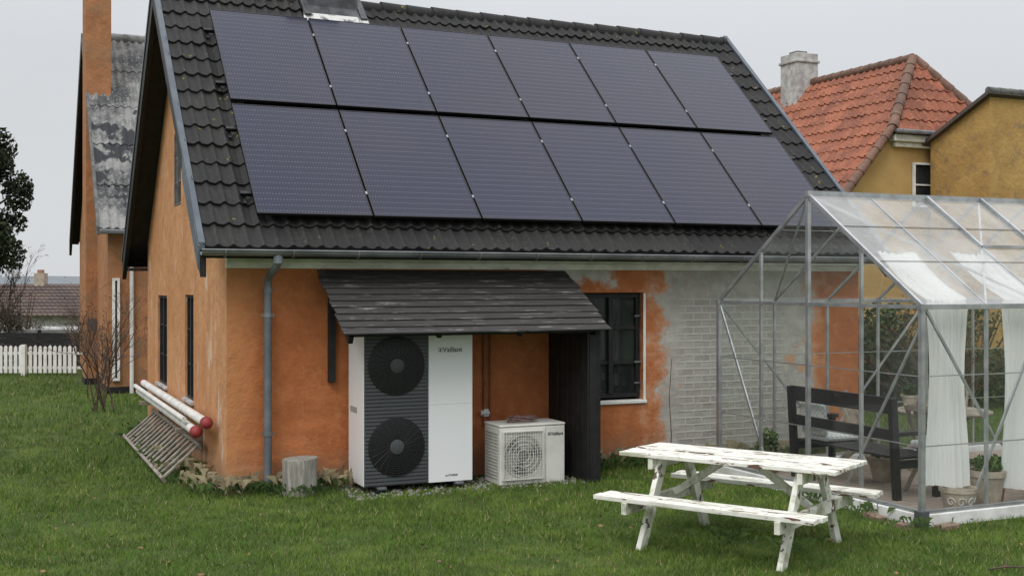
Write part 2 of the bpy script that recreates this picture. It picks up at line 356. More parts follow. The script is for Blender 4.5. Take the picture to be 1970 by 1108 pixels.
def roofgrid(E0,U,V,Nn,length,slope,period,amp,ncourse,step=.028,seg=8,shape=1,jit=.004,name='roof',mat='tile',parent=None,clip=None):
    E0=np.array(E0,float);U=np.array(U,float);V=np.array(V,float);Nn=np.array(Nn,float)
    nu=int(round(length/period*seg))+1; u=np.linspace(0,length,nu); ph=u/period*2*np.pi
    prof=amp*(np.cos(ph)*.8+.28*np.cos(2*ph+.6)) if shape else amp*np.cos(ph)
    Lc=slope/ncourse; vs=[];fs=[]; k=0
    tile=np.floor(u/(period*2)).astype(int); ntile=tile.max()+1
    for c in range(ncourse):
        j=(rng.random(ntile)-.5)*2*jit; jv=(rng.random(ntile)-.5)*3*jit; jh=j[tile]; jj=jv[tile]
        v0=c*Lc+jj; v1=(c+1)*Lc+.05
        if c==ncourse-1: v1=(c+1)*Lc
        rows=[(v0,prof*.6-.012),(v0,prof+step+jh),(v0+ (v1-v0)*.5,prof+step*.5+jh),(v0*0+v1,prof+jh)]
        for (vv,hh) in (rows[0],rows[1],rows[1],rows[2],rows[3]):
            P=E0+u[:,None]*U+(vv if isinstance(vv,np.ndarray) else np.full(nu,vv))[:,None]*V+hh[:,None]*Nn
            vs.append(P)
        for (r0,r1) in ((0,1),(2,3),(3,4)):
            a=k+r0*nu; b=k+r1*nu
            for i in range(nu-1):
                if clip:
                    q=vs[-5+r0][i]
                    if not clip(q): continue
                fs.append((a+i,a+i+1,b+i+1,b+i))
        k+=5*nu
    v=np.concatenate(vs); o=MB(); o.v=[tuple(x) for x in v]; o.f=fs
    return o.build(name,mat,parent,smooth=True)
def text_mesh(body,size,name,mat,parent,loc,bold=.0):
    cu=bpy.data.curves.new(name,'FONT'); cu.body=body; cu.size=size; cu.extrude=.0008; cu.offset=bold; cu.resolution_u=3
    t=bpy.data.objects.new(name,cu); C.objects.link(t); dg=bpy.context.evaluated_depsgraph_get(); dg.update()
    me=bpy.data.meshes.new_from_object(t.evaluated_get(dg)); bpy.data.objects.remove(t); me.name=name
    me.materials.clear(); me.materials.append(mt[mat])
    o=bpy.data.objects.new(name,me); C.objects.link(o); o.parent=parent
    r=root_of(parent); w=WORLD.get(r.name,(0,0,0)); o.location=(loc[0]-w[0],loc[1]-w[1],loc[2]-w[2]); o.rotation_euler=(R_(90),0,0)
    return o
def hare_logo(x,y,z,s,parent):
    mb=MB(); t=s*.09
    mb.mm(x,x+s,y-.0015,y+.001,z,z+t); mb.mm(x,x+s,y-.0015,y+.001,z+s-t,z+s)
    mb.mm(x,x+t,y-.0015,y+.001,z+t,z+s-t); mb.mm(x+s-t,x+s,y-.0015,y+.001,z+t,z+s-t)
    P=[(.22,.18),(.72,.18),(.72,.26),(.60,.30),(.70,.46),(.64,.58),(.56,.62),(.58,.84),(.50,.84),(.47,.66),(.42,.84),(.35,.82),(.38,.60),(.30,.52),(.36,.44),(.28,.34)]
    k=len(mb.v); mb.v+=[(x+a*s,y-.0015,z+b*s) for a,b in P]; mb.f.append(tuple(range(k,k+len(P))))
    return mb.build('emblem','ink',parent)
# ================================================================ SETTING
def smooth(t): t=min(1,max(0,t)); return t*t*(3-2*t)
def gz(x,y): return -3.0*smooth((y-22)/20)
xs=[-900,-400,-150,-60,-30,-15,-8,-4,0,4,8,12,18,26,40,80,200,900]; ys=[-120,-60,-30,-15,-8,-4,0,4,10,16,22,24,27,30,33,36,39,42,50,80,150,400,900,1800]
mb=MB(); mb.v=[(x,y,gz(x,y)) for y in ys for x in xs]; n=len(xs)
mb.f=[(j*n+i,j*n+i+1,(j+1)*n+i+1,(j+1)*n+i) for j in range(len(ys)-1) for i in range(n-1)]
mb.build('ground','lawn',kind='structure',smooth=True)
mt['hill']=MAT('hill',(.17,.19,.205),(.21,.23,.245),.01,1)
mb=MB(); pts=[]
for i in range(61):
    a=R_(-70+140*i/60)+0; d=1300; x=d*math.sin(a); y=d*math.cos(a); h=3.5+5*abs(math.sin(i*.37)+.5*math.sin(i*.91+1))
    pts.append((x,y,h))
for i in range(60):
    a,b=pts[i],pts[i+1]; mb.quad((a[0],a[1],-8),(b[0],b[1],-8),(b[0]*1.02,b[1]*1.02,b[2]),(a[0]*1.02,a[1]*1.02,a[2]))
mb.build('hills','hill',kind='structure')
# lawn blades
NB=340000
dep=1/rng.uniform(1/34,1/7.6,NB); lat=rng.uniform(-.60,.60,NB)*dep
X=CX+lat*Rv[0]+dep*Fv[0]; Y=CY+lat*Rv[1]+dep*Fv[1]
keep=~((X>-.03)&(X<8.3)&(Y>-.02)&(Y<6.6)); keep&=~((X>5.26)&(X<9.9)&(Y>-4.27)&(Y<-.95)); keep&=~((X>-.45)&(X<6)&(Y>11.8)&(Y<19.6))
keep&=~((X>1.2)&(X<3.7)&(Y>-.78)&(Y<0)&(rng.random(NB)<.85)); keep&=(Y<21)
# thin, worn places
bare=np.sin(X*1.9+2*np.sin(Y*1.3))*np.sin(Y*2.3+1.7*np.sin(X*1.1)); keep&=~((bare>.72)&(rng.random(NB)<.45))
X,Y,dep=X[keep],Y[keep],dep[keep]; n=len(X)
clump=.5+.5*np.sin(X*2.3+1.3*np.sin(Y*1.7))*np.sin(Y*2.9+np.sin(X*3.1)); clump2=.5+.5*np.sin(X*7+2*np.sin(Y*5.3))*np.sin(Y*8.3+X*3+1.5*np.sin(X*4.1))
sc=(dep/9)**.75
h=(.012+.014*clump+.028*clump2**2+.026*rng.random(n)**3)*sc; wd=(.0022+.0018*rng.random(n))*sc
a=rng.uniform(0,2*np.pi,n); la=rng.uniform(0,2*np.pi,n); ln=h*rng.uniform(.1,1.2,n)
dx,dy=np.cos(a)*wd,np.sin(a)*wd
b0=np.stack([X-dx,Y-dy,np.full(n,-.004)],1); b1=np.stack([X+dx,Y+dy,np.full(n,-.004)],1); tp=np.stack([X+np.cos(la)*ln,Y+np.sin(la)*ln,h],1)
npmesh('grass',np.stack([b0,b1,tp],1).reshape(-1,3),3,'grass',label='short green lawn grass all round the houses',category='grass',kind='stuff')
def tufts(centres,n,hh,spread,name,mat,label,cat):
    c=np.array(centres); i=rng.integers(0,len(c),n); p=c[i]+rng.normal(size=(n,2))*spread; h=hh*(.4+.9*rng.random(n)); a=rng.uniform(0,2*np.pi,n)
    w=.0022; la=a+rng.normal(size=n); ln=h*rng.uniform(.2,1.0,n)
    b0=np.stack([p[:,0]-np.cos(a)*w,p[:,1]-np.sin(a)*w,np.zeros(n)],1); b1=np.stack([p[:,0]+np.cos(a)*w,p[:,1]+np.sin(a)*w,np.zeros(n)],1)
    m_=np.stack([p[:,0]+np.cos(la)*ln*.35,p[:,1]+np.sin(la)*ln*.35,h*.75],1); t=np.stack([p[:,0]+np.cos(la)*ln,p[:,1]+np.sin(la)*ln,h*.8],1)
    v=np.concatenate([np.stack([b0,b1,m_],1),np.stack([b1*.5+m_*.5,m_+[0,0,.004],t],1)]).reshape(-1,3)
    v[:,2]=np.maximum(v[:,2],0); return npmesh(name,v,3,mat,label=label,category=cat,kind='stuff')
cs=[(x,-.14-.1*random.random()) for x in [.1,.5,.9,1.05,1.15]]+[(-.15-.2*random.random(),y) for y in [.2,.7,1.3,2.4]]+[(4.1+i*.35,-.12) for i in range(9)]+[(-.05,-.15)]
tufts(cs,620,.21,.10,'dry_grass','straw','dry straw coloured grass tufts along the foot of the orange walls','grass')
cs=[(x,-.2) for x in np.arange(4,8,.2)]+[(x,-.18) for x in np.arange(0,1.2,.15)]+[(-.25,y) for y in np.arange(0,6,.3)]+[(5.15,-4.3),(5.2,-3.6),(5.1,-2.8),(6.7,-4.45),(7.2,-4.5),(6.9,-4.4)]+[(.55,-.5),(.75,-.55),(3.3,-4.1),(3.6,-4.6)]
tufts(cs,3800,.13,.10,'tall_grass','weed','tall green grass and weeds at the wall foot and greenhouse edge','grass')
v=[];
for i in range(80):
    d=random.uniform(8.3,12.5); x,y=W(random.uniform(-.45,.45)*d,d)
    if y>-.15 and x>-.1: continue
    if x>5.2 and y>-4.3: continue
    s=random.uniform(.012,.03); a=random.uniform(0,6.28); z=random.uniform(.03,.05)
    dx,dy=math.cos(a)*s,math.sin(a)*s
    v+=[(x-dx,y-dy,z),(x+dy*.6,y-dx*.6,z+.012),(x+dx,y+dy,z+.006),(x-dy*.6,y+dx*.6,z-.004)]
npmesh('fallen_leaves',np.array(v),4,'dead_leaf',label='scattered brown fallen leaves on the lawn',category='leaves',kind='stuff')
mb=MB()
for i in range(700):
    x=random.uniform(1.1,3.7); y=random.uniform(-.95,-.03); r=random.uniform(.008,.026)
    mb.add([(x-r,y,0),(x,y-r,0),(x+r,y,0),(x,y+r,0),(x+r*.2,y,r*.9)],[(0,1,4),(1,2,4),(2,3,4),(3,0,4)])
mb.build('gravel','pebble',kind='stuff',label='grey gravel under the white outdoor units',cat='gravel')
# ================================================================ MAIN HOUSE
H=thing('orange_house','low orange rendered house with black tiled roof and a peeled grey brick patch','house',(4.1,3.25,0))
SL=.947; TS=math.atan(SL); cs_,sn_=math.cos(TS),math.sin(TS)
HX,HY=8.18,6.5; RX1=8.30; RY=3.25; E=(-.38,2.50); RZ=E[1]+SL*(RY-E[0]); WT=2.50
def wall_holes(mb,u0,u1,z0,topf,holes,place,depth,uextra=()):
    cuts=sorted({u0,u1,*uextra,*[h[0] for h in holes],*[h[1] for h in holes]})
    for a,b in zip(cuts,cuts[1:]):
        hs=sorted([h for h in holes if h[0]<=a+1e-6 and h[1]>=b-1e-6],key=lambda h:h[2]); z=z0
        for h in hs: mb.quad(place(a,z,0),place(b,z,0),place(b,h[2],0),place(a,h[2],0)); z=h[3]
        mb.quad(place(a,z,0),place(b,z,0),place(b,topf(b),0),place(a,topf(a),0))
    for a,b,c,d in holes:
        mb.quad(place(a,c,0),place(b,c,0),place(b,c,depth),place(a,c,depth)); mb.quad(place(a,d,0),place(b,d,0),place(b,d,depth),place(a,d,depth))
        mb.quad(place(a,c,0),place(a,d,0),place(a,d,depth),place(a,c,depth)); mb.quad(place(b,c,0),place(b,d,0),place(b,d,depth),place(b,c,depth))
FW=(4.10,4.93,.76,2.04); FH=[FW]
GH=[(2.12,2.78,.73,2.01),(4.38,5.32,.73,1.98),(3.12,3.74,3.15,4.10)]
mb=MB(); wall_holes(mb,0,HX,-.1,lambda u:WT,FH,lambda u,z,d:(u,d,z),.16); mb.build('front_wall','wall_front',H)
mb=MB(); mb.quad((0,HY,-.1),(HX,HY,-.1),(HX,HY,WT),(0,HY,WT)); mb.build('back_wall','wall_gable',H)
topf=lambda y:WT+SL*(min(y,HY-y)) +.28
mb=MB(); wall_holes(mb,0,HY,-.1,topf,GH,lambda u,z,d:(d,u,z),.16,(RY,)); mb.build('gable_wall','wall_gable',H)
mb=MB(); mb.add([(HX,0,-.1),(HX,HY,-.1),(HX,HY,topf(HY)),(HX,RY,topf(RY)),(HX,0,topf(0))],[(0,1,2,3,4)]); mb.build('gable_wall','wall_gable',H)
def window_front(parent,x0,x1,z0,z1,y,cols,rows,fm='black_wood'):
    w=MB(); t=.05; w.mm(x0,x1,y-.03,y+.04,z0,z0+t); w.mm(x0,x1,y-.03,y+.04,z1-t,z1); w.mm(x0,x0+t,y-.03,y+.04,z0+t,z1-t); w.mm(x1-t,x1,y-.03,y+.04,z0+t,z1-t)
    for i in range(1,cols): xx=x0+(x1-x0)*i/cols; w.mm(xx-.03,xx+.03,y-.045,y+.03,z0+t,z1-t)
    for j in range(1,rows): zz=z0+(z1-z0)*j/rows; w.mm(x0+t,x1-t,y-.025,y+.02,zz-.018,zz+.018)
    f=w.build('window',fm,parent,bevel=.004); p=MB(); p.mm(x0+t,x1-t,y+.005,y+.012,z0+t,z1-t); p.build('pane','glass_dark',f); return f
f=window_front(H,4.12,4.915,.79,2.03,.09,2,3)
s=MB(); s.mm(4.06,4.97,-.03,.13,.72,.762); s.build('sill','white_paint',f,bevel=.008)
s=MB(); s.mm(4.932,4.965,-.006,.12,.765,2.03); s.build('reveal_trim','white_paint',f,bevel=.004)
for zz in (1.75,1.2,.95): s=MB(); s.mm(4.84,4.93,.045,.06,zz,zz+.02); s.build('hinge','zinc',f)
for (a,b,c,d) in GH:
    up=c>3; w=MB(); x=.035 if up else .055; t=.04; fm='chim_grey' if up else 'black_wood'
    w.mm(x-.03,x+.03,a+.01,b-.01,c+.01,c+t); w.mm(x-.03,x+.03,a+.01,b-.01,d-t,d-.01); w.mm(x-.03,x+.03,a+.01,a+t,c+t,d-t); w.mm(x-.03,x+.03,b-t,b-.01,c+t,d-t)
    mid=(a+b)/2; w.mm(x-.04,x+.03,mid-.025,mid+.025,c+t,d-t)
    for j in (1,2): zz=c+(d-c)*j/3; w.mm(x-.02,x+.02,a+t,b-t,zz-.015,zz+.015)
    f=w.build('window',fm,H,bevel=.004); p=MB(); p.mm(x-.002,x+.004,a+t,b-t,c+t,d-t); p.build('pane','glass_dark',f)
    if not up: s=MB(); s.mm(-.035,.024,a-.04,b+.04,c-.035,c+.006); s.build('sill','white_render',f,bevel=.005)
# roof
RL=RX1+.30
roofF=roofgrid((-.30,E[0],E[1]),(1,0,0),(0,cs_,sn_),(0,-sn_,cs_),RL,(RY-E[0])/cs_,.15,.022,15,step=.034,parent=H,jit=.006)
roofB=roofgrid((RX1,2*RY-E[0],E[1]),(-1,0,0),(0,-cs_,sn_),(0,sn_,cs_),RL,(RY-E[0])/cs_,.15,.020,15,seg=5,parent=H)
for sg in (1,-1):
    mb=MB()
    f=lambda y,dz: ((RY+(y-RY)*sg),E[1]+SL*(y-E[0])-dz)
    (ya,za),(yb,zb)=f(E[0]+.02,.055),f(RY-.002,.055); (yc,zc),(yd,zd)=f(E[0]+.02,.12),f(RY-.002,.12)
    x0,x1=-.27,RX1-.03
    mb.add([(x0,ya,za),(x1,ya,za),(x1,yb,zb),(x0,yb,zb),(x0,yc,zc),(x1,yc,zc),(x1,yd,zd),(x0,yd,zd)],[(0,1,2,3),(7,6,5,4),(0,4,5,1),(0,3,7,4),(1,5,6,2)])
    mb.build('roof_boarding','black_wood',H)
mb=MB(); mb.mm(-.27,RX1-.03,E[0]+.035,-.002,2.462,2.485); mb.build('soffit','black_wood',H)
mb=MB(); mb.mm(-.27,RX1-.03,HY+.002,2*RY-E[0]-.03,2.34,2.385); mb.build('soffit','black_wood',H)
mb=MB(); mb.mm(-.27,RX1-.03,E[0]+.005,E[0]+.03,2.435,2.50); mb.build('fascia','black_wood',H)
def rake(x0,x1,d0,d1,mat,name,ya=E[0]-.02,sides=(1,-1),yend=RY):
    for sg in sides:
        m_=MB(); Yf=lambda y:RY+(y-RY)*sg; ye=yend-.001
        za=E[1]+SL*(ya-E[0]); zb=E[1]+SL*(ye-E[0])
        m_.add([(x0,Yf(ya),za-d1),(x1,Yf(ya),za-d1),(x1,Yf(ya),za+d0),(x0,Yf(ya),za+d0),(x0,Yf(ye),zb-d1),(x1,Yf(ye),zb-d1),(x1,Yf(ye),zb+d0),(x0,Yf(ye),zb+d0)],
           [(0,1,2,3),(7,6,5,4),(0,4,5,1),(1,5,6,2),(2,6,7,3),(3,7,4,0)])
        m_.build(name,mat,H)
rake(-.33,-.272,-.005,.27,'black_wood','bargeboard'); rake(RX1-.028,RX1+.03,-.005,.25,'black_wood','bargeboard')
rake(-.345,-.285,.075,.0,'verge','verge_capping'); rake(RX1-.015,RX1+.05,.085,.02,'verge','verge_capping')
rake(-.355,-.334,.05,.19,'verge','verge_flashing',ya=E[0]-.03,sides=(1,),yend=.62)
mb=MB(); x=-.28
while x<RX1-.05:
    r=.095+.008*random.random(); z=RZ-.055+.012*random.random()
    mb.tube((x,RY,z),(min(x+.40,RX1+.04),RY,z),r+.016,r,n=12); x+=.37
mb.build('ridge_tile','tile',H,smooth=True)
CHX=-.22
mb=MB(); mb.mm(1.84+CHX,2.50+CHX,3.04,3.56,5.4,6.9); mb.mm(1.80+CHX,2.54+CHX,3.0,3.60,6.9,7.0); ch=mb.build('chimney','chim_grey',H,bevel=.01)
rs_=lambda y,o: E[1]+SL*(y-E[0])+o
mb=MB(); mb.add([(1.74+CHX,2.88,rs_(2.88,.085)),(2.60+CHX,2.88,rs_(2.88,.085)),(2.58+CHX,3.04,rs_(3.04,.09)),(1.76+CHX,3.04,rs_(3.04,.09))],[(0,1,2,3)])
mb.mm(1.83+CHX,2.51+CHX,3.018,3.038,5.70,5.95); mb.bar((1.79+CHX,2.84,rs_(2.84,.09)),(1.79+CHX,3.25,rs_(3.25,.09)),.09,.05); mb.bar((2.55+CHX,2.84,rs_(2.84,.09)),(2.55+CHX,3.25,rs_(3.25,.09)),.09,.05)
mb.build('chimney_flashing','lead',ch,bevel=.008)
mb=MB(); pts=[]; nn_=14
for i in range(nn_+1):
    x=1.72+CHX+.90*i/nn_; yl=2.765+.03*math.sin(i*2.1)+.015*math.sin(i*4.7); pts.append((x,yl,rs_(yl,.062+.012*math.sin(i*3.0))))
for i in range(nn_+1): x=1.74+CHX+.86*i/nn_; pts.append((x,2.885,rs_(2.885,.088)))
mb.add(pts,[(i,i+1,nn_+2+i,nn_+1+i) for i in range(nn_)]); mb.build('flashing_apron','lead_pale',ch)
# gutter
mb=MB(); n=9; gy,gzz,gr=-.45,2.480,.060; xs2=[-.33,RX1+.03]
prof=[(gy+gr*math.cos(math.pi+math.pi*i/n),gzz+gr*math.sin(math.pi+math.pi*i/n)) for i in range(n+1)]; inner=[(gy+(gr-.005)*math.cos(2*math.pi-math.pi*i/n),gzz+(gr-.005)*math.sin(2*math.pi-math.pi*i/n)) for i in range(n+1)]
pp=prof+inner; m_=len(pp); vs=[(x,a,b-.012*(x/8.4)) for x in xs2 for a,b in pp]; mb.add(vs,[(i,(i+1)%m_,m_+(i+1)%m_,m_+i) for i in range(m_)]+[tuple(range(m_)),tuple(range(2*m_-1,m_-1,-1))])
mb.tube((-.33,gy-gr,gzz),(RX1+.03,gy-gr,gzz-.012),.009,n=6)
g=mb.build('gutter','zinc',H,smooth=True)
for i in range(13):
    x=-.1+i*.68; b=MB(); b.path([(x,gy+(gr+.006)*math.cos(math.pi+math.pi*k/8),gzz-.004+(gr+.006)*math.sin(math.pi+math.pi*k/8)) for k in range(9)],.010,6); b.build('gutter_bracket','zinc',g)
mb=MB(); px=.40; mb.path([(px+.03,-.45,2.44),(px+.03,-.45,2.36),(px+.02,-.38,2.30),(px,-.20,2.24),(px,-.13,2.19),(px,-.11,2.1),(px,-.11,1.0),(px,-.11,-.02)],.041,12)
d=mb.build('downpipe','pipe',H,smooth=True)
for z in (1.82,.60):
    b=MB(); b.tube((px,-.11,z-.022),(px,-.11,z+.022),.049,n=14); b.mm(px-.065,px+.065,-.115,-.105,z-.012,z+.012); b.mm(px-.01,px+.01,-.09,.0,z-.01,z+.01); b.build('pipe_clip','zinc',d)
b=MB(); b.tube((px,-.11,2.05),(px,-.11,2.11),.049,n=12); b.build('pipe_collar','pipe',d)
b=MB(); b.tube((px+.03,-.45,2.35),(px+.03,-.45,2.42),.050,n=12); b.build('pipe_collar','pipe',d)
mb=MB(); mb.mm(-.012,HX,-.045,-.001,2.305,2.375); mb.mm(-.012,HX,-.075,-.001,2.377,2.458); mb.build('cornice','white_trim',H,bevel=.006)
mb=MB(); mb.tube((2.86,-.03,.55),(2.86,-.03,2.1),.018,n=8); mb.build('wall_pipe','orange_pipe',H,smooth=True)
mb=MB(); mb.tube((2.93,-.03,.55),(2.93,-.03,2.1),.012,n=8); mb.build('wall_pipe','orange_pipe',H,smooth=True)
mb=MB(); mb.mm(2.84,2.90,-.06,-.001,.66,.74); mb.tube((2.80,-.06,.70),(2.90,-.06,.70),.025,n=8); mb.build('pipe_valve','white_paint',H)
# ================================================================ SOLAR PANELS
PW,PH=1.228,1.902; GAPX,GAPY=.020,.095
P0=thing('solar_panel','x','solar panel',(0,0,0),'solar panels on the black tiled roof',world=False,rot=(TS,0,0))
mb=MB(); t=.012
mb.mm(0,PW,0,t,0,.035); mb.mm(0,PW,PH-t,PH,0,.035); mb.mm(0,t,t,PH-t,0,.035); mb.mm(PW-t,PW,t,PH-t,0,.035); mb.build('frame','solar_frame',P0,bevel=.002)
mb=MB(); mb.mm(t,PW-t,t,PH-t,.012,.031); mb.build('glass','solar',P0)
ordn=['first','second','third','fourth','fifth','sixth']
off=.115
def slope_pt(x,s,o):
    y=-.105+s*cs_; return (x,y-o*sn_,E[1]+SL*(y-E[0])+o*cs_)
for r in range(2):
    for c in range(6):
        o=P0 if (r==0 and c==0) else copy_tree(P0)
        o.location=slope_pt(.272+c*(PW+GAPX),r*(PH+GAPY),off)
        o['label']='solar panel in the %s row, %s from the left'%(('lower','upper')[r],ordn[c])
ndv=Vector((0,-sn_,cs_))
for i,s in enumerate((.38,1.50,2.38,3.50)):
    a=Vector(slope_pt(.16,s,off-.03)); b=Vector(slope_pt(7.86,s,off-.03)); mb=MB(); mb.bar(a,b,.04,.045,ndv)
    rl=mb.build('mounting_rail','solar_frame',None,'black mounting rail under the solar panels, %s from the eave'%ordn[i],'rail','mounting rails under the solar panels'); lo=rl.location
    for xx in (.20,7.82):
        k=MB(); p=Vector(slope_pt(xx,s,.045)); q=Vector(slope_pt(xx,s-.12,.05)); k.bar(p,q,.035,.02,ndv); k.bar(Vector(slope_pt(xx,s,.03)),Vector(slope_pt(xx,s,.10)),.03,.05)
        k.v=[(x-lo[0],y-lo[1],z-lo[2]) for x,y,z in k.v]; k.build('roof_hook','solar_frame',rl)
    for c in range(1,6):
        xx=.272+c*(PW+GAPX)-GAPX/2; k=MB(); k.bar(Vector(slope_pt(xx,s-.022,off+.030)),Vector(slope_pt(xx,s+.022,off+.030)),.022,.014,ndv)
        k.v=[(x-lo[0],y-lo[1],z-lo[2]) for x,y,z in k.v]; k.build('panel_clamp','clamp',rl)
# ================================================================ CANOPY
K=thing('lean_to_canopy','black wooden lean-to canopy with board roof over the white outdoor units','canopy',(2.4,-.5,0))
x0,x1=.93,3.885; zt,zb,yf=2.275,1.635,-1.09; nb=10; sl=Vector((0,yf,zb-zt)); L_=sl.length; sd=sl/L_; nn=Vector((0,sd.z,-sd.y)); 
if nn.z<0: nn=-nn
mb=MB()
for i in range(nb):
    a=Vector((0,-.005,zt))+sl*(i/nb)+nn*(.004); b=Vector((0,-.005,zt))+sl*((i+1)/nb)+sd*.02+nn*.022
    j=random.uniform(-.016,.016); jj=random.uniform(-.016,.016); th=nn*.018; w_=nn*random.uniform(-.003,.004)
    vs=[Vector((x0+j,0,0))+a,Vector((x1+jj,0,0))+a,Vector((x1+jj,0,0))+b+w_,Vector((x0+j,0,0))+b]; vs=vs+[v+th for v in vs]
    mb.add(vs,[(3,2,1,0),(4,5,6,7),(0,1,5,4),(1,2,6,5),(2,3,7,6),(3,0,4,7)])
mb.build('board_roof','canopy',K,bevel=.003)
for x in (1.02,1.95,2.85,3.76):
    r=MB(); r.bar((x,-.01,zt-.055),(x,yf+.06,zb-(.045 if x<1.1 else .015)),.05,.085 if x<1.1 else .06); r.build('rafter','black_wood',K,bevel=.004)
mb=MB(); mb.bar((1.05,yf+.10,zb+.01),(3.73,yf+.10,zb+.01),.05,.05); mb.build('front_beam','black_wood',K,bevel=.004)
mb=MB(); mb.mm(1.06,1.13,-.075,-.002,1.10,2.16); mb.build('bracket_post','black_wood',K,bevel=.005)
sp=MB(); hf=lambda y: zt+(zb-zt)*(-(y+.06)/1.08)-.07
for i in range(8):
    y=-.98+i*.121; sp.mm(3.66+random.uniform(0,.008),3.69,y,y+.112,.0,hf(y))
sp.build('side_screen','black_wood',K,bevel=.003); sp=MB()
for i in range(8):
    y=-.98+i*.121; sp.mm(3.79,3.82+random.uniform(0,.008),y,y+.112,.0,hf(y))
sp.build('side_screen','black_wood',K,bevel=.003)
sp=MB(); sp.mm(3.692,3.788,-.985,-.89,.0,1.60); sp.build('screen_post','black_wood',K,bevel=.003)
sp=MB(); sp.mm(3.692,3.788,-.10,-.005,.0,2.1); sp.build('screen_post','black_wood',K,bevel=.003)
# ================================================================ HEAT PUMP
U=thing('heat_pump','tall white outdoor heat pump with two black fans under the wooden canopy','heat pump',(1.86,-.35,0))
hx0,hx1,hy,hb,ht=1.268,2.459,-.653,.065,1.665
mb=MB(); mb.mm(hx0,hx1,hy+.02,-.08,hb,ht); mb.build('casing','hp_white',U,bevel=.008)
mb=MB(); mb.mm(1.965,hx1-.002,hy-.004,hy+.02,.8805,ht-.004); mb.build('front_panel','hp_white',U,bevel=.002)
mb=MB(); mb.mm(1.965,hx1-.002,hy-.004,hy+.02,hb+.004,.879); mb.build('front_panel','hp_white',U,bevel=.002)
mb=MB(); mb.mm(hx0+.004,1.960,hy+.008,hy+.0195,hb+.004,ht-.004)
z=hb+.01
while z<ht-.03:
    mb.add([(hx0+.006,hy+.012,z),(1.958,hy+.012,z),(1.958,hy-.006,z+.006),(hx0+.006,hy-.006,z+.006),(hx0+.006,hy-.006,z+.030),(1.958,hy-.006,z+.030),(1.958,hy+.012,z+.034),(hx0+.006,hy+.012,z+.034)],[(0,1,2,3),(3,2,5,4),(4,5,6,7),(0,3,4,7),(1,6,5,2)]); z+=.0385
mb.build('louvre_grille','hp_dark',U)
for zc in (1.300,.465):
    c=(1.614,hy-.006,zc); q=MB(); q.lathe([(.305,-.004),(.305,.006),(.299,.008)],c,48,'y'); fg=q.build('fan','hp_black',U,smooth=True)
    q=MB()
    for k in range(10):
        r=.080+k*.0238; q.path([(c[0]+r*math.cos(a),c[1]-.014,c[2]+r*math.sin(a)) for a in [2*math.pi*j/40 for j in range(40)]],.0030,5,True)
    for k in range(24):
        a=2*math.pi*k/24; a2=a+.35; q.tube((c[0]+.07*math.cos(a),c[1]-.011,c[2]+.07*math.sin(a)),(c[0]+.298*math.cos(a2),c[1]-.011,c[2]+.298*math.sin(a2)),.0026,n=4)
    q.build('fan_guard','guard',fg)
    q=MB(); q.lathe([(.075,.008),(.075,.018),(.064,.022)],c,28,'y'); q.build('fan_hub','hub',fg,smooth=True)
q=MB(); q.mm(hx0-.003,hx0-.001,-.40,-.16,.80,.86); q.build('side_handle','ac_inner',U)
hare_logo(2.075,hy-.0045,1.432,.042,U); text_mesh('Vaillant',.074,'lettering','ink',U,(2.122,hy-.0060,1.429),.0009); text_mesh('aroTHERM',.030,'model_lettering','ink',U,(2.15,hy-.0058,.125),.0002)
for xx in (1.45,2.3):
    q=MB(); q.mm(xx-.06,xx+.06,-.68,-.10,-.02,.035); q.build('foot','hp_black',U,bevel=.01)
    q=MB(); q.mm(xx-.045,xx+.045,-.70,-.12,.036,.062); q.build('foot_bracket','zinc',U,bevel=.004)
# ---- small unit
A=thing('air_conditioner','small old white outdoor unit with round wire fan grille beside the tall heat pump','air conditioner',(3.1,-.57,0))
ax0,ax1,ay,ab,at=2.72,3.49,-.785,.0,.645
mb=MB(); mb.mm(ax0,ax1,ay,-.36,ab,at-.03); mb.mm(ax0-.004,ax1+.004,ay-.006,-.354,at-.028,at); mb.build('casing','ac_white',A,bevel=.012)
gc=(2.985,ay-.001,.31)
mb=MB(); mb.lathe([(.235,-.002),(.235,.004),(.228,.006)],gc,40,'y'); fo=mb.build('fan_opening','ac_inner',A,smooth=True)
mb=MB()
for k in range(3):
    a0=2*math.pi*k/3
    for j in range(5):
        a=a0+j*.16; mb.bar((gc[0]+.05*math.cos(a0),ay-.010,gc[2]+.05*math.sin(a0)),(gc[0]+.20*math.cos(a),ay-.009-j*.0005,gc[2]+.20*math.sin(a)),.03,.002,(0,1,0))
mb.lathe([(.05,.010),(.05,.018)],gc,20,'y'); mb.build('fan_blade','chim_grey',fo)
mb=MB(); g0,g1=gc[2]-.245,gc[2]+.255
for i in range(17): x=gc[0]-.225+i*.0281; mb.mm(x-.002,x+.002,ay-.026,ay-.022,g0,g1)
for i in range(16): z=g0+.01+i*.0323; mb.mm(gc[0]-.232,gc[0]+.232,ay-.0215,ay-.0175,z-.0018,z+.0018)
for r in (.07,.12,.17,.225): mb.path([(gc[0]+r*math.cos(a),ay-.024,gc[2]+r*math.sin(a)) for a in [2*math.pi*j/32 for j in range(32)]],.003,5,True)
mb.mm(gc[0]-.238,gc[0]-.230,ay-.027,ay,g0,g1); mb.mm(gc[0]+.230,gc[0]+.238,ay-.027,ay,g0,g1); mb.mm(gc[0]-.238,gc[0]+.238,ay-.027,ay,g1,g1+.01); mb.mm(gc[0]-.238,gc[0]+.238,ay-.027,ay,g0-.008,g0)
mb.build('wire_grille','ac_white',A)
mb=MB(); 
for i in range(15): z=.06+i*.034; mb.mm(ax0-.006,ax0-.001,ay+.05,-.40,z,z+.014)
mb.build('side_fins','ac_inner',A)
mb=MB(); mb.mm(3.255,3.260,ay-.002,ay+.001,ab+.02,at-.05); mb.build('panel_seam','ac_inner',A)
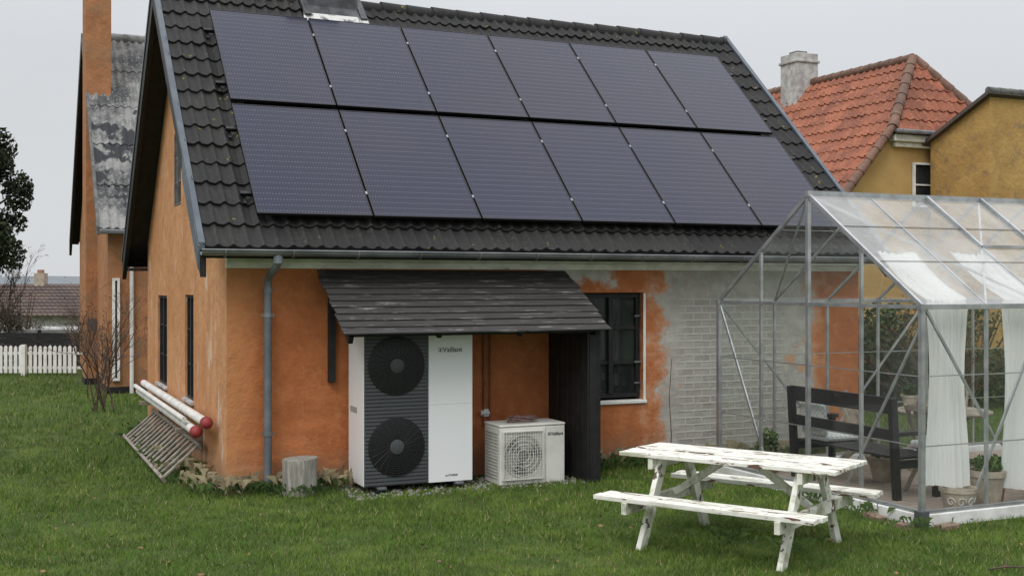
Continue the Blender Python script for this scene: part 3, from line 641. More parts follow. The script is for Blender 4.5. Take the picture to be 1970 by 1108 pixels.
hare_logo(3.285,ay-.002,.512,.030,A); text_mesh('Vaillant',.050,'lettering','ink',A,(3.320,ay-.003,.511),.0006)
mb=MB(); pts=[]
for i in range(150):
    a=i*.29; r=.10+.022*math.sin(i*.7); pts.append((3.05+r*1.5*math.cos(a)+.01*math.sin(i*1.3),-.62+r*.7*math.sin(a),at+.008+.010*(1+math.sin(i*.41))+.0003*i))
mb.path(pts,.006,6); mb.path([(2.94,-.62,at+.015),(2.93,-.6,at+.05),(2.99,-.63,at+.075),(3.05,-.64,at+.055),(3.08,-.7,at+.035)],.008,6)
mb.build('cable_coil','cable',None,'brown coil of cable lying on top of the small outdoor unit','cable',smooth=True)
# ================================================================ LOG, POLES, LADDER
S=thing('tree_stump','pale upright log stump standing in the grass by the downpipe','stump',(.67,-.38,0))
n=40; vs=[]; mb=MB()
for zz,rr in ((-.02,.180),(.08,.176),(.22,.174),(.365,.176)):
    for k in range(n):
        a=2*math.pi*k/n; r=rr*(1+.03*math.sin(3*a+1)+.02*math.sin(7*a)-(.07 if k in (7,19,31) else 0)); vs.append((.67+r*math.cos(a),-.38+r*math.sin(a),zz+(.010*math.cos(a) if zz>.25 else 0)))
mb.add(vs,[(i*n+k,i*n+(k+1)%n,(i+1)*n+(k+1)%n,(i+1)*n+k) for i in range(3) for k in range(n)]+[tuple(3*n+k for k in range(n))]); mb.build('log_body','log',S,smooth=True)
for i,(x,z,y0,y1,lab) in enumerate([(-.20,.56,.66,5.85,'lower white pole with red end cap held along the orange gable wall'),(-.125,.675,.45,5.95,'upper white pole with red end cap held along the orange gable wall'),(-.27,.655,1.05,5.7,'thin white pole lying outside the two red capped poles')]):
    T=thing('white_pole',lab,'pole',(x,(y0+y1)/2,z)); r=.050 if i<2 else .030
    mb=MB(); mb.tube((x,y0,z),(x,y1,z),r,n=16); mb.build('shaft','pole_white',T,smooth=True)
    if i<2:
        q=MB(); q.tube((x,y0-.02,z),(x,y0+.06,z),r+.014,n=20); q.ball((x,y0-.03,z),r+.010,16,8); q.build('end_cap','red_cap',T,smooth=True)
        q=MB(); q.tube((x,y1-.05,z),(x,y1+.02,z),r+.008,n=16); q.build('end_cap','red_cap',T,smooth=True)
B=thing('wall_brackets','two wooden brackets on the gable wall under the white poles','bracket',(-.15,3.3,.5))
for y in (1.5,4.9): q=MB(); q.mm(-.30,-.002,y-.03,y+.03,.45,.505); q.mm(-.04,-.002,y-.03,y+.03,.25,.45); q.build('bracket','wood_grey',B,bevel=.004)
T=thing('ladder','weathered grey slatted ladder lying on its side against the orange gable wall','ladder',(-.3,3,0))
A0,A1=Vector((-.52,.80,.045)),Vector((-.52,4.75,.045)); B0,B1=Vector((-.09,1.10,.34)),Vector((-.09,5.1,.34))
for a,b in ((A0,A1),(B0,B1)): q=MB(); q.bar(a,b,.035,.075,(-.5,0,.8)); q.build('rail','old_wood',T,bevel=.004)
for i in range(16):
    t=(i+.5)/16; q=MB(); q.bar(A0.lerp(A1,t),B0.lerp(B1,t),.060,.022,(-.5,0,.8)); q.build('rung','old_wood',T,bevel=.003)
# ================================================================ SECOND HOUSE (behind)
G=thing('gabled_house','orange house with tall outside chimney and grey corrugated roof behind the first','house',(3,15.7,0))
gy0,gy1=11.9,19.5; gr=15.7; ge=(11.6,3.2); gs=1.095; gxe=6.5; gx0=-.10
grz=ge[1]+gs*(gr-ge[0]); ga=math.atan(gs)
tp=lambda y: ge[1]-.12+gs*(min(y,2*gr-y)-ge[0])
mb=MB()
for x in (gx0,gxe): mb.add([(x,gy0,-.1),(x,gy1,-.1),(x,gy1,tp(gy1)),(x,gr,tp(gr)),(x,gy0,tp(gy0))],[(0,1,2,3,4)])
mb.f+=[(0,5,9,4),(1,6,7,2)]
mb.build('wall','wall_far',G)
roofgrid((-.28,ge[0],ge[1]),(1,0,0),(0,math.cos(ga),math.sin(ga)),(0,-math.sin(ga),math.cos(ga)),6.9,(gr-ge[0])/math.cos(ga),.16,.024,5,step=.02,seg=7,shape=0,mat='fibre',parent=G)
roofgrid((6.62,2*gr-ge[0],ge[1]),(-1,0,0),(0,-math.cos(ga),math.sin(ga)),(0,math.sin(ga),math.cos(ga)),6.9,(gr-ge[0])/math.cos(ga),.16,.024,5,step=.02,seg=4,shape=0,mat='fibre',parent=G)
for sg,mat_,dd,nm in ((1,'chim_grey',.13,'verge_board'),(-1,'black_wood',.34,'bargeboard')):
    Yf=lambda y:gr+(y-gr)*sg; y0_=ge[0]-.02; za,zb_=ge[1],grz
    for xa,xb in ((-.33,-.27),(6.6,6.66)):
        mb=MB(); mb.add([(xa,Yf(y0_),za-dd),(xb,Yf(y0_),za-dd),(xb,Yf(y0_),za+.04),(xa,Yf(y0_),za+.04),(xa,Yf(gr-.001),zb_-dd),(xb,Yf(gr-.001),zb_-dd),(xb,Yf(gr-.001),zb_+.04),(xa,Yf(gr-.001),zb_+.04)],[(0,1,2,3),(7,6,5,4),(0,4,5,1),(1,5,6,2),(2,6,7,3),(3,7,4,0)])
        mb.build(nm,mat_,G)
mb=MB(); mb.add([(-.27,2*gr-ge[0],ge[1]-.06),(-.1,2*gr-ge[0],ge[1]-.06),(-.1,gr,grz-.06),(-.27,gr,grz-.06)],[(0,1,2,3)]); mb.build('soffit','black_wood',G)
mb=MB(); x=-.28
while x<6.6: mb.tube((x,gr,grz-.02),(x+.45,gr,grz-.02),.12,.11,n=10); x+=.43
mb.build('ridge_tile','fibre',G,smooth=True)
mb=MB(); mb.mm(-.34,.185,14.3,15.1,-.05,9.3); mb.build('chimney','wall_far',G,bevel=.02)
mb=MB(); mb.mm(-.35,gx0-.001,14.285,15.11,-.05,.13); mb.mm(gx0-.012,gx0-.001,gy0-.012,14.28,-.05,.13); mb.mm(gx0-.012,6.5,gy0-.012,gy0-.001,-.05,.13); mb.build('base_band','black_wood',G)
mb=MB(); mb.bar((-.28,11.52,3.14),(6.6,11.52,3.14),.12,.09); mb.build('gutter','zinc',G,bevel=.02)
mb=MB(); mb.path([(.30,11.52,3.1),(.32,11.6,2.9),(.34,11.84,2.65),(.34,11.84,0)],.04,10); mb.build('downpipe','white_paint',G,smooth=True)
f=window_front(G,-.02,.12,.25,2.25,11.86,1,1,'white_paint')
f=window_front(G,1.6,2.7,.9,2.2,11.86,2,2,'white_paint')
mb=MB(); mb.mm(-.30,-.12,14.275,14.299,1.15,1.40); mb.build('vent_grille','hp_dark',G)
# ================================================================ RED ROOF HOUSE
Q=thing('yellow_house','yellow house with red tiled half hipped roof and white chimney','house',(18.7,14,0))
rx,rz,rs=18.69,7.71,1.145; wy=9.35; fy=9.15; el=14.6; ez=rz-rs*(rx-el); hz=5.74; hxh=(rz-hz)/rs; apY=10.35; yb=24
raa=math.atan(rs)
wl,wr=el+.35,2*rx-el-.35; zt_=lambda x: rz-rs*abs(x-rx)-.08
mb=MB(); V_=[(wl,wy,-.1),(wr,wy,-.1),(wr,wy,zt_(wr)),(rx+hxh,wy,hz-.08),(rx-hxh,wy,hz-.08),(wl,wy,zt_(wl)),(wl,yb,-.1),(wr,yb,-.1),(wr,yb,zt_(wr)),(rx,yb,rz-.08),(wl,yb,zt_(wl))]
mb.add(V_,[(0,1,2,3,4,5),(0,6,10,5),(1,7,8,2),(6,7,8,9,10)])
mb.build('wall','yellow_wall',Q)
slp=(rx-el)/math.cos(raa)
def clipL(q):
    if q[2]>hz: return q[1]>=fy+(q[2]-hz)/(rz-hz)*(apY-fy)-.05
    return True
roofgrid((el,yb,ez),(0,-1,0),(math.cos(raa),0,math.sin(raa)),(-math.sin(raa),0,math.cos(raa)),yb-fy,slp,.24,.035,16,step=.035,seg=6,mat='tile_red',parent=Q,clip=clipL,jit=.008)
roofgrid((2*rx-el,fy,ez),(0,1,0),(-math.cos(raa),0,math.sin(raa)),(math.sin(raa),0,math.cos(raa)),yb-fy,slp,.24,.035,16,step=.035,seg=4,mat='tile_red',parent=Q,clip=clipL)
hl=math.hypot(apY-fy,rz-hz); hv=((apY-fy)/hl,(rz-hz)/hl)
def clipH(q): return abs(q[0]-rx)<=hxh*(1-(q[2]-hz)/(rz-hz))+.06
roofgrid((rx-hxh,fy-.05,hz-.03),(1,0,0),(0,hv[0],hv[1]),(0,-hv[1],hv[0]),2*hxh,hl,.24,.035,7,step=.035,seg=6,name='half_hip',mat='tile_red',parent=Q,clip=clipH,jit=.008)
mb=MB()
def caps(p,q,r=.11):
    p=Vector(p);q=Vector(q); n=int((q-p).length/.36)
    for i in range(n): mb.tube(p.lerp(q,i/n),p.lerp(q,min(1,(i+1.12)/n)),r+.02,r,n=10)
caps((rx-hxh,fy,hz+.02),(rx,apY,rz+.02)); caps((rx+hxh,fy,hz+.02),(rx,apY,rz+.02)); caps((rx,apY,rz+.0),(rx,yb,rz+.0)); caps((el,fy,ez+.03),(rx-hxh,fy,hz+.04),.09)
mb.build('ridge_tile','tile_redridge',Q,smooth=True)
mb=MB(); mb.mm(18.14,18.86,14.2,14.95,6.6,8.52); mb.mm(18.10,18.90,14.16,14.99,8.25,8.33); c_=mb.build('chimney','white_render',Q,bevel=.02)
mb=MB(); mb.mm(18.29,18.64,14.4,14.75,8.521,8.60); mb.build('chimney_pot','chim_grey',c_)
mb=MB(); mb.mm(rx-hxh+.05,rx+hxh,fy-.02,wy-.002,hz-.28,hz-.12); mb.mm(rx-hxh+.15,rx+hxh,fy+.08,wy-.002,hz-.40,hz-.285); mb.build('cornice','white_trim',Q,bevel=.02)
mb=MB(); mb.bar((rx-hxh,fy-.12,hz-.06),(rx+hxh,fy-.12,hz-.06),.12,.10); mb.build('gutter','zinc',Q,bevel=.03)
f=window_front(Q,17.72,18.9,3.95,5.0,wy-.06,2,2,'white_paint')
Z=thing('yellow_outbuilding','ochre rendered outbuilding with low lean-to roof at the right edge behind the greenhouse','building',(22,8.2,0))
zx0,zx1,zy0,zy1,zf,zk=18.07,27,7.31,9.10,6.28,5.45
mb=MB(); vs=[(zx0,zy0,-.1),(zx1,zy0,-.1),(zx1,zy1,-.1),(zx0,zy1,-.1),(zx0,zy0,zf),(zx1,zy0,zf),(zx1,zy1,zk),(zx0,zy1,zk)]
mb.add(vs,[(0,1,5,4),(1,2,6,5),(2,3,7,6),(3,0,4,7),(4,5,6,7)]); mb.build('wall','yellow_wall2',Z)
mb=MB(); s_=(zf-zk)/(zy1-zy0); a=(zy0-.12,zf+s_*.12); b=(zy1+.28,zk-s_*.28)
mb.add([(zx0-.14,a[0],a[1]),(zx1,a[0],a[1]),(zx1,b[0],b[1]),(zx0-.14,b[0],b[1]),(zx0-.14,a[0],a[1]+.09),(zx1,a[0],a[1]+.09),(zx1,b[0],b[1]+.09),(zx0-.14,b[0],b[1]+.09)],[(3,2,1,0),(4,5,6,7),(0,1,5,4),(1,2,6,5),(2,3,7,6),(3,0,4,7)])
mb.build('roof_slab','brown_roof',Z)
mb=MB(); x=zx0-.1
while x<zx1: mb.tube((x,zy0-.05,a[1]+.07),(x+.33,zy0-.05,a[1]+.07),.09,.08,n=10); x+=.31
mb.build('ridge_tile','chim_grey',Z,smooth=True)
# ================================================================ LEFT BACKGROUND
Pf=thing('picket_fence','low white picket fence at the far left edge of the lawn','fence',(*W(-12,27.5),0))
def fp(px,dep=27.5): return W((px-985)/FPX*dep,dep)
a=Vector((*fp(-330),0)); b=Vector((*fp(158),0)); dirv=(b-a).normalized(); ln=(b-a).length
mb=MB(); n=int(ln/.115)
for i in range(n):
    p=a+dirv*(i*.115); nx=Vector((dirv.y,-dirv.x,0)); h=.70+random.uniform(-.012,.012)
    u=dirv*.038; t=nx*.012
    vs=[p-u-t+Vector((0,0,.06)),p+u-t+Vector((0,0,.06)),p+u-t+Vector((0,0,h-.04)),p-t+Vector((0,0,h)),p-u-t+Vector((0,0,h-.04))]; vs+= [v+2*t for v in vs]
    mb.add(vs,[(0,1,2,3,4),(9,8,7,6,5)]+[(k,(k+1)%5,5+(k+1)%5,5+k) for k in range(5)])
mb.build('picket_panel','white_paint',Pf)
nx=Vector((dirv.y,-dirv.x,0))
for z in (.18,.52): q=MB(); q.bar(a-nx*.035+Vector((0,0,z)),b-nx*.035+Vector((0,0,z)),.035,.06); q.build('rail','white_paint',Pf)
i=0
while i*1.75<ln: p=b-dirv*(i*1.75+1.35); q=MB(); q.bar(p+nx*.03,p+nx*.03+Vector((0,0,.72)),.10,.10,(dirv.x,dirv.y,0)); q.build('post','white_paint',Pf,bevel=.01); i+=1
Bf=thing('board_fence','black horizontal board fence behind the white picket fence','fence',(*W(-13.5,31),0))
a=Vector((*fp(-300,30.5),0)); b=Vector((*fp(170,30.5),0)); mb=MB()
for k in range(6): z=.08+k*.145; mb.bar(a+Vector((0,0,z)),b+Vector((0,0,z)),.025,.13)
mb.build('board_panel','black_wood',Bf)
for k in range(6): p=a.lerp(b,k/5); q=MB(); q.bar(p+Vector((0,.04,0)),p+Vector((0,.04,.95)),.09,.09,(1,0,0)); q.build('post','black_wood',Bf)
hc=W(-27.5,70); ang=-TH
Fh=thing('brown_roof_house','distant low house with brown tiled roof beyond the black fence','house',(hc[0],hc[1],-3),world=False,rot=(0,0,ang))
mb=MB(); mb.mm(-9,5.5,-3,3,0,3.4); mb.build('wall','white_render',Fh)
roofgrid((-9.5,-3.5,3.3),(1,0,0),(0,.889,.457),(0,-.457,.889),15.5,3.94,.3,.04,10,step=.06,seg=5,mat='brown_roof',parent=Fh)
mb=MB(); mb.add([(6,0,5.1),(-9.5,0,5.1),(-9.5,3.5,3.3),(6,3.5,3.3)],[(0,1,2,3)]); mb.build('roof','brown_roof',Fh)
mb=MB(); mb.mm(-.8,-.2,-.3,.3,4.7,5.75); c_=mb.build('chimney','terracotta',Fh)
mb=MB(); mb.mm(-.65,-.35,-.15,.15,5.751,5.95); mb.build('chimney_pot','terra_red',c_)
Wh=thing('white_shed','low shed with white roof edge seen over the black fence at the left','shed',(*W(-15.0,38),gz(*W(-15.0,38))),world=False,rot=(0,0,ang)); zz=-gz(*W(-15,38))
mb=MB(); mb.mm(-.4,3.4,-1.2,1.2,0,.60+zz); mb.build('wall','chim_grey',Wh)
mb=MB(); mb.mm(-.6,3.6,-1.4,1.4,.602+zz,.71+zz); mb.build('roof','white_render',Wh)
def tree(name,label,x,y,h,r,nl,size,mat,group=None,crown_lo=.25,zb_=0,lean=0,ncl=18):
    T=thing(name,label,'tree',(x,y,zb_),group,world=False)
    tr=MB(); tr.path([(0,0,-.1),(lean*.3,.05,h*.3),(lean*.6,0,h*.6),(lean,0,h*.9)],[r*.11,r*.085,r*.055,r*.02],8)
    cl=[]
    for i in range(ncl):
        z=h*(crown_lo+(1-crown_lo)*random.random()*.92); a=random.uniform(0,6.28); rr=r*(.35+.5*random.random())*(1.15-.75*max(0,(z/h-.5))); 
        e=(rr*math.cos(a)+lean*z/h,rr*math.sin(a),z); tr.path([(lean*.5*z/h,0,z*.72),(e[0]*.6,e[1]*.6,z*.9),e],[r*.03,r*.02,r*.008],5)
        cl.append((*e,r*random.uniform(.20,.36),r*random.uniform(.20,.36),h*random.uniform(.05,.10)))
    tr.build('trunk','bark',T,smooth=True); npmesh('crown',leaves(cl,nl,size),4,mat,parent=T); return T
x,y=W(-15.75,33); tree('evergreen_tree','dark dense evergreen tree at the left edge behind the fences',x,y,7.2,2.1,26000,.07,'evergreen',None,.36,gz(x,y),0,30)
x,y=W(-20.5,36); tree('evergreen_tree','dark evergreen tree beyond the left frame edge',x,y,8,3.2,9000,.12,'evergreen',None,.15,gz(x,y))
def twigs(name,label,x,y,h,spread,n,depth_,mat='twig',berries=0,leaf=None,group=None,cat='shrub',r0=.014,zb_=0):
    T=thing(name,label,cat,(x,y,zb_),group,world=False); mb=MB(); tips=[]
    def br(p,d,l,r,k):
        q=p+d*l; mid=p+d*l*.5+Vector((random.gauss(0,1),random.gauss(0,1),random.gauss(0,1)))*l*.06
        mb.path([p,mid,q],[r,r*.8,r*.62],4)
        if k==0: tips.append(q); return
        for _ in range(random.choice((2,3,3))):
            dd=(d+Vector((random.gauss(0,1),random.gauss(0,1),random.gauss(.15,.7)))*.42).normalized(); br(p+d*l*random.uniform(.4,1),dd,l*random.uniform(.5,.8),r*.6,k-1)
    for i in range(n):
        a=random.uniform(0,6.28); d=Vector((math.cos(a)*spread,math.sin(a)*spread,1)).normalized(); br(Vector((random.gauss(0,.08),random.gauss(0,.08),0)),d,h*random.uniform(.35,.5),r0,depth_)
    mb.build('branches',mat,T)
    if berries:
        q=MB()
        for i in range(berries): t=random.choice(tips); q.ball((t.x+random.gauss(0,.03),t.y+random.gauss(0,.03),t.z+random.gauss(0,.03)),.010,5,3)
        o=q.build('berries','berry',T); o['kind']='stuff'
    if leaf:
        cl=[(t.x,t.y,t.z,.07,.07,.07) for t in tips]; o=npmesh('leaves',leaves(cl,leaf[0],leaf[1]),4,leaf[2],parent=T); o['kind']='stuff'
    return T
twigs('bare_shrub','bare brown shrub in the gap between the two orange houses',-.45,8.6,2.1,.34,9,4,leaf=(400,.018,'redleaf'))
twigs('bare_shrub','bare twiggy shrub at the foot of the tall outside chimney',-.35,11.2,1.5,.3,5,4,r0=.010)
x,y=W(-14.9,34); twigs('bare_tree','bare greyish tree in front of the dark evergreen at the left',x,y,3.2,.30,5,5,'brush',cat='tree',r0=.035,zb_=gz(x,y),leaf=(1500,.022,'brush'))
for i,(la,de,hh,lab) in enumerate([(-16.2,36,2.2,'leafless brown hedge bush behind the black fence, leftmost'),(-15.5,37,1.9,'leafless brown hedge bush behind the black fence, next to the shed')]):
    x,y=W(la,de); z0=gz(x,y); T=thing('hedge_bush',lab,'bush',(x,y,z0),'bushes behind the black fence',world=False); hh=hh-z0*.6
    q=MB(); 
    for k in range(8): a=k*.8; q.path([(0,0,0),(.3*math.cos(a),.3*math.sin(a),hh*.6),(.5*math.cos(a),.5*math.sin(a),hh+.2)],[.03,.02,.008],5)
    q.build('stems','twig',T); npmesh('foliage',leaves([(random.gauss(0,.3),random.gauss(0,.3),random.uniform(.8,hh-.2),.4,.4,.4) for _ in range(12)],2600,.04),4,'brush',parent=T)
# ================================================================ GREENHOUSE
GX0,GX1,GY0,GY1=5.31,9.87,-4.20,-1.04; GZ=1.94; GA=3.03; GM=(GY0+GY1)/2; PB=.11
GH_=thing('greenhouse','aluminium framed glass greenhouse with white plinth standing before the peeled wall','greenhouse',((GX0+GX1)/2,GM,0))
def gb(name,mb,mat='alu',**k): return mb.build(name,mat,GH_,**k)
mb=MB()
mb.mm(GX0-.05,GX1+.05,GY0-.05,GY0+.05,-.05,PB); mb.mm(GX0-.05,GX1+.05,GY1-.05,GY1+.05,-.05,PB); mb.mm(GX0-.05,GX0+.05,GY0+.05,GY1-.05,-.05,PB); mb.mm(GX1-.05,GX1+.05,GY0+.05,GY1-.05,-.05,PB)
gb('plinth',mb,'plinth',bevel=.008)
mb=MB(); mb.mm(GX0+.051,GX1-.051,GY0+.051,GY1-.051,-.05,.035); gb('brick_floor',mb,'paving')
bars=[GX0+.76*i for i in range(7)]
rk=lambda y: GZ+(GA-GZ)*(1-abs(y-GM)/(GM-GY0))
for x in bars:
    for y in (GY0,GY1):
        big=(x==bars[0]); q=MB(); w=.045 if big else .028; q.bar((x,y,PB),(x,y,GZ-.02),w,w); gb('post',q)
        q=MB(); q.bar((x,y,GZ+.01),(x,GM,GA+.01),.032 if big else .022,.04 if big else .028); gb('rafter',q)
for y in (GY0,GY1): q=MB(); q.bar((GX0-.03,y,GZ),(GX1,y,GZ),.05,.045); gb('eave_beam',q)
q=MB(); q.bar((GX0-.03,GM,GA+.02),(GX1,GM,GA+.02),.07,.06); gb('ridge_beam',q)
for y in (GY0,GY1): q=MB(); q.bar((GX0,y,PB+.015),(GX1,y,PB+.015),.05,.03); gb('base_rail',q)
for x in (GX0,GX1):
    q=MB(); q.bar((x,GY0,GZ),(x,GY1,GZ),.035,.035); gb('gable_beam',q); q=MB(); q.bar((x,GY0,PB+.015),(x,GY1,PB+.015),.05,.03); gb('base_rail',q)
    for i in (1,2,3): y=GY0+(GY1-GY0)*i/4; q=MB(); w=.04 if i==2 else .03; q.bar((x,y,PB),(x,y,rk(y)),w,w); gb('post',q)
br_=[((GX0,GY1,GZ),(GX0,GY1-.92,PB+.05)),((GX0+.03,GY0,GZ),(GX0+.9,GY0+.02,PB+.6)),((GX0,GY0,GZ-.15),(GX0,GY0+1.0,PB+.1)),
     ((GX0,GY1,GZ),(bars[2],GY1,.3)),((bars[2],GY1,.3),(bars[4],GY1,GZ)),((bars[2],GY0,GZ),(bars[1]-.1,GY0+.01,.3)),
     ((GX0,GM,GA),(bars[1],GY1,GZ)),((bars[3],GM,GA),(bars[1],GY0,GZ)),((GX0+.02,GM,GA),(bars[2],GY0,GZ))]
for a,b in br_: q=MB(); a=Vector(a);b=Vector(b); q.bar(a,b,.018,.024); gb('brace',q)
q=MB(); q.bar((bars[3],GY0,GZ),(bars[3],GY1,GZ),.025,.03); gb('tie_bar',q)
q=MB(); q.bar((bars[5],GY0,GZ),(bars[5],GY1,GZ),.025,.03); gb('tie_bar',q)
for z in (.70,1.32):
    q=MB(); q.mm(GX0,GX1,GY0-.006,GY0-.002,z,z+.010); gb('glass_joint',q)
    q=MB(); q.mm(GX0-.006,GX0-.002,GY0,GY1,z,z+.010); gb('glass_joint',q)
    q=MB(); q.mm(GX0,GX1,GY1+.002,GY1+.006,z,z+.010); gb('glass_joint',q)
for sg in (0,1):
    y=GY0 if sg==0 else GY1; q=MB(); q.quad((GX0,y,PB),(GX1,y,PB),(GX1,y,GZ),(GX0,y,GZ)); gb('side_glass',q,'glass')
    x=GX0 if sg==0 else GX1; q=MB(); q.add([(x,GY0,PB),(x,GY1,PB),(x,GY1,GZ),(x,GM,GA),(x,GY0,GZ)],[(0,1,2,3,4)]); gb('gable_glass',q,'glass')
    q=MB(); q.quad((GX0,y,GZ+.02),(GX1,y,GZ+.02),(GX1,GM,GA+.02),(GX0,GM,GA+.02)); gb('roof_glass',q,'glass_roof' if sg==0 else 'glass')
    for t in (.36,.68): q=MB(); yy=y+(GM-y)*t; z=GZ+(GA-GZ)*t+.026; q.bar((GX0,yy,z),(GX1,yy,z),.014,.006); gb('roof_glass_joint',q)
q=MB(); q.mm(GX0-.06,GX0+.03,GY0-.06,GY0+.03,-.03,PB+.03); gb('corner_foot',q,'hp_dark')
def rp(t,yy=GY0,dz=.03): return (yy+(GM-yy)*t,GZ+(GA-GZ)*t+dz)
q=MB(); (ya,za)=rp(.5)
for x in (bars[2],bars[3]): (yb2,zb2)=rp(.98); q.bar((x,ya,za),(x,yb2,zb2+.02),.03,.03)
q.bar((bars[2],ya,za),(bars[3],ya,za),.03,.03); gb('roof_vent_frame',q)
def curtain(x0,x1,ytop,zbot,lab,seed):
    path=[]; sl_=(GA-GZ)/(GM-GY0); yy=GY0+.16; rr=random.Random(seed)
    for i in range(12): t=i/11; y=ytop+(yy-ytop)*t; path.append((y,GZ+sl_*(y-GY0)-.05-.05*math.sin(math.pi*t)))
    zt0=path[-1][1]
    for i in range(1,26): t=i/25; path.append((yy,zt0+(zbot-zt0)*t))
    nu=110; mb=MB(); vs=[]; ph=[rr.uniform(0,6.28) for _ in range(6)]
    for j,(y,z) in enumerate(path):
        k=j/len(path); tt=max(0,(j-12)/25); wdt=(x1-x0)*(.92 if j<12 else .92+.08*tt-.10*math.sin(math.pi*tt))
        for i in range(nu):
            u=i/(nu-1); ww=u+.012*math.sin(k*7+u*11)
            d=.016*math.sin(ww*2*math.pi*11+ph[0]+.5*math.sin(k*4))+.012*math.sin(ww*2*math.pi*6.3+ph[1])+.010*math.sin(ww*2*math.pi*17+ph[2]+k*2)
            x=(x0+x1)/2+(u-.5)*wdt+.006*math.sin(ww*60+ph[3])
            if j<12: vs.append((x,y,z+d*.55-.02*math.sin(math.pi*u)))
            else: vs.append((x,y+d+.012*math.sin(k*9+u*3),z+(.02*math.sin(u*5+seed) if j==len(path)-1 else 0)))
    mb.add(vs,[(j*nu+i,j*nu+i+1,(j+1)*nu+i+1,(j+1)*nu+i) for j in range(len(path)-1) for i in range(nu-1)])
    return mb.build('curtain','cloth',None,lab,'curtain','white curtains hung inside the greenhouse',smooth=True)
curtain(5.50,6.02,-3.38,.30,'white pleated curtain hung behind the near corner of the greenhouse',1)
curtain(6.42,7.02,-3.38,.22,'white pleated curtain at the right edge of the photo inside the greenhouse',2)
# bench
Bn=thing('garden_bench','black painted wooden garden bench inside the greenhouse with its back to the lawn','bench',(6.05,-2.4,.035))
bx,ya,yb3=5.86,-3.28,-1.70; zf_=.035
for y in (ya,yb3):
    q=MB(); q.bar((bx,y,zf_),(bx-.06,y,1.03),.075,.06,(0,1,0)); q.build('leg','black_wood',Bn,bevel=.004)
    q=MB(); q.bar((bx+.50,y,zf_),(bx+.50,y,.66),.06,.06); q.build('leg','black_wood',Bn,bevel=.004)
    q=MB(); q.bar((bx-.03,y,.68),(bx+.56,y,.68),.09,.04); q.build('armrest','black_wood',Bn,bevel=.004)
    q=MB(); q.bar((bx,y,.38),(bx+.50,y,.38),.03,.08); q.build('seat_rail','black_wood',Bn)
q=MB(); q.bar((bx-.055,ya,.955),(bx-.055,yb3,.955),.035,.16); q.build('top_rail','black_wood',Bn,bevel=.004)
q=MB(); q.bar((bx-.030,ya,.66),(bx-.030,yb3,.66),.03,.12); q.build('back_rail','black_wood',Bn,bevel=.004)
q=MB(); 
for k in range(5): q.bar((bx+.06+k*.105,ya,.44),(bx+.06+k*.105,yb3,.44),.09,.025)
q.build('seat','black_wood',Bn,bevel=.003)
q=MB(); q.mm(5.92,6.36,-2.15,-1.76,.456,.52); q.bar((5.93,-1.95,.52),(5.90,-1.95,.86),.36,.09,(1,0,0)); q.build('seat_cushion','check',None,'pale cushion on the far end of the black bench','cushion',bevel=.03)
T=thing('round_table','round grey wooden table inside the greenhouse','table',(7.55,-2.15,.035))
q=MB(); q.lathe([(.50,.66),(.52,.675),(.52,.69),(.50,.70)],(7.55,-2.15,.035),36); q.build('tabletop','wood_grey',T,smooth=True)
for k in range(4): a=R_(45+90*k); q=MB(); q.bar((7.55+.38*math.cos(a),-2.15+.38*math.sin(a),.035),(7.55-.30*math.cos(a),-2.15-.30*math.sin(a),.69),.045,.03); q.build('leg','wood_grey',T,bevel=.003)
def chair(x,y,rz,lab,cushion=True):
    T=thing('folding_chair',lab,'chair',(x,y,.035),'wooden chairs round the greenhouse table',world=False,rot=(0,0,rz))
    for s in (-.22,.22):
        q=MB(); q.bar((s,-.28,0),(s,.20,.88),.03,.045); q.build('leg','wood_grey',T,bevel=.003)
        q=MB(); q.bar((s*.85,.28,0),(s*.85,-.20,.45),.03,.045); q.build('leg','wood_grey',T,bevel=.003)
    q=MB()
    for k in range(6): q.mm(-.21,.21,-.22+k*.075,-.16+k*.075,.44,.455)
    q.build('seat','wood_grey',T,bevel=.003)
    q=MB(); q.bar((-.22,.17,.84),(.22,.17,.84),.02,.07); 
    for k in range(5): xx=-.14+k*.07; q.bar((xx,.03,.52),(xx,.17,.82),.04,.015)
    q.build('backrest','wood_grey',T,bevel=.003)
    if cushion: q=MB(); q.mm(-.19,.19,-.20,.18,.458,.51); q.bar((0,.02,.52),(0,.12,.86),.36,.05,(0,1,0)); q.build('cushion','check',T,bevel=.02)
    return T
chair(6.62,-3.0,R_(110),'wooden folding chair with checked cushion behind the first curtain'); chair(6.75,-1.65,R_(35),'bare wooden folding chair at the house side of the round table',False); chair(8.1,-1.6,R_(-60),'wooden folding chair beyond the round table'); chair(7.7,-3.2,R_(200),'bare wooden folding chair at the lawn side of the round table, right',False)
def pot(x,y,z,r,h,lab,mat,plant=None,name='plant_pot'):
    T=thing(name,lab,'pot',(x,y,z)); q=MB(); q.lathe([(r*.62,0),(r*.72,h*.12),(r*.92,h*.7),(r*.95,h*.82),(r*1.04,h*.84),(r*1.04,h),(r*.92,h),(r*.90,h*.88)],(x,y,z),28); q.build('pot_body',mat,T,smooth=True)
    if plant: npmesh('plant',leaves([(0,0,h+plant*.5,r*.9,r*.9,plant*.6)],260,.03),4,'weed',parent=T)
    return T
p=pot(5.93,-4.0,.035,.165,.24,'pale terracotta pot with swirl relief below the first curtain','terracotta')
q=MB()
for k in range(5):
    a0=R_(200+k*38); pts=[]
    for j in range(18):
        t=j/17*2.2*math.pi; rr=.012+.034*(1-j/17); aa=a0+rr*math.cos(t)/.16; zz=.035+.12+rr*math.sin(t); rad=.165*(.72+.2*((zz-.035)/.24-.12)/.58)+.004; pts.append((5.93+rad*math.cos(aa),-4.0+rad*math.sin(aa),zz))
    q.path(pts,.004,5)
q.build('swirl_relief','pole_white',p)
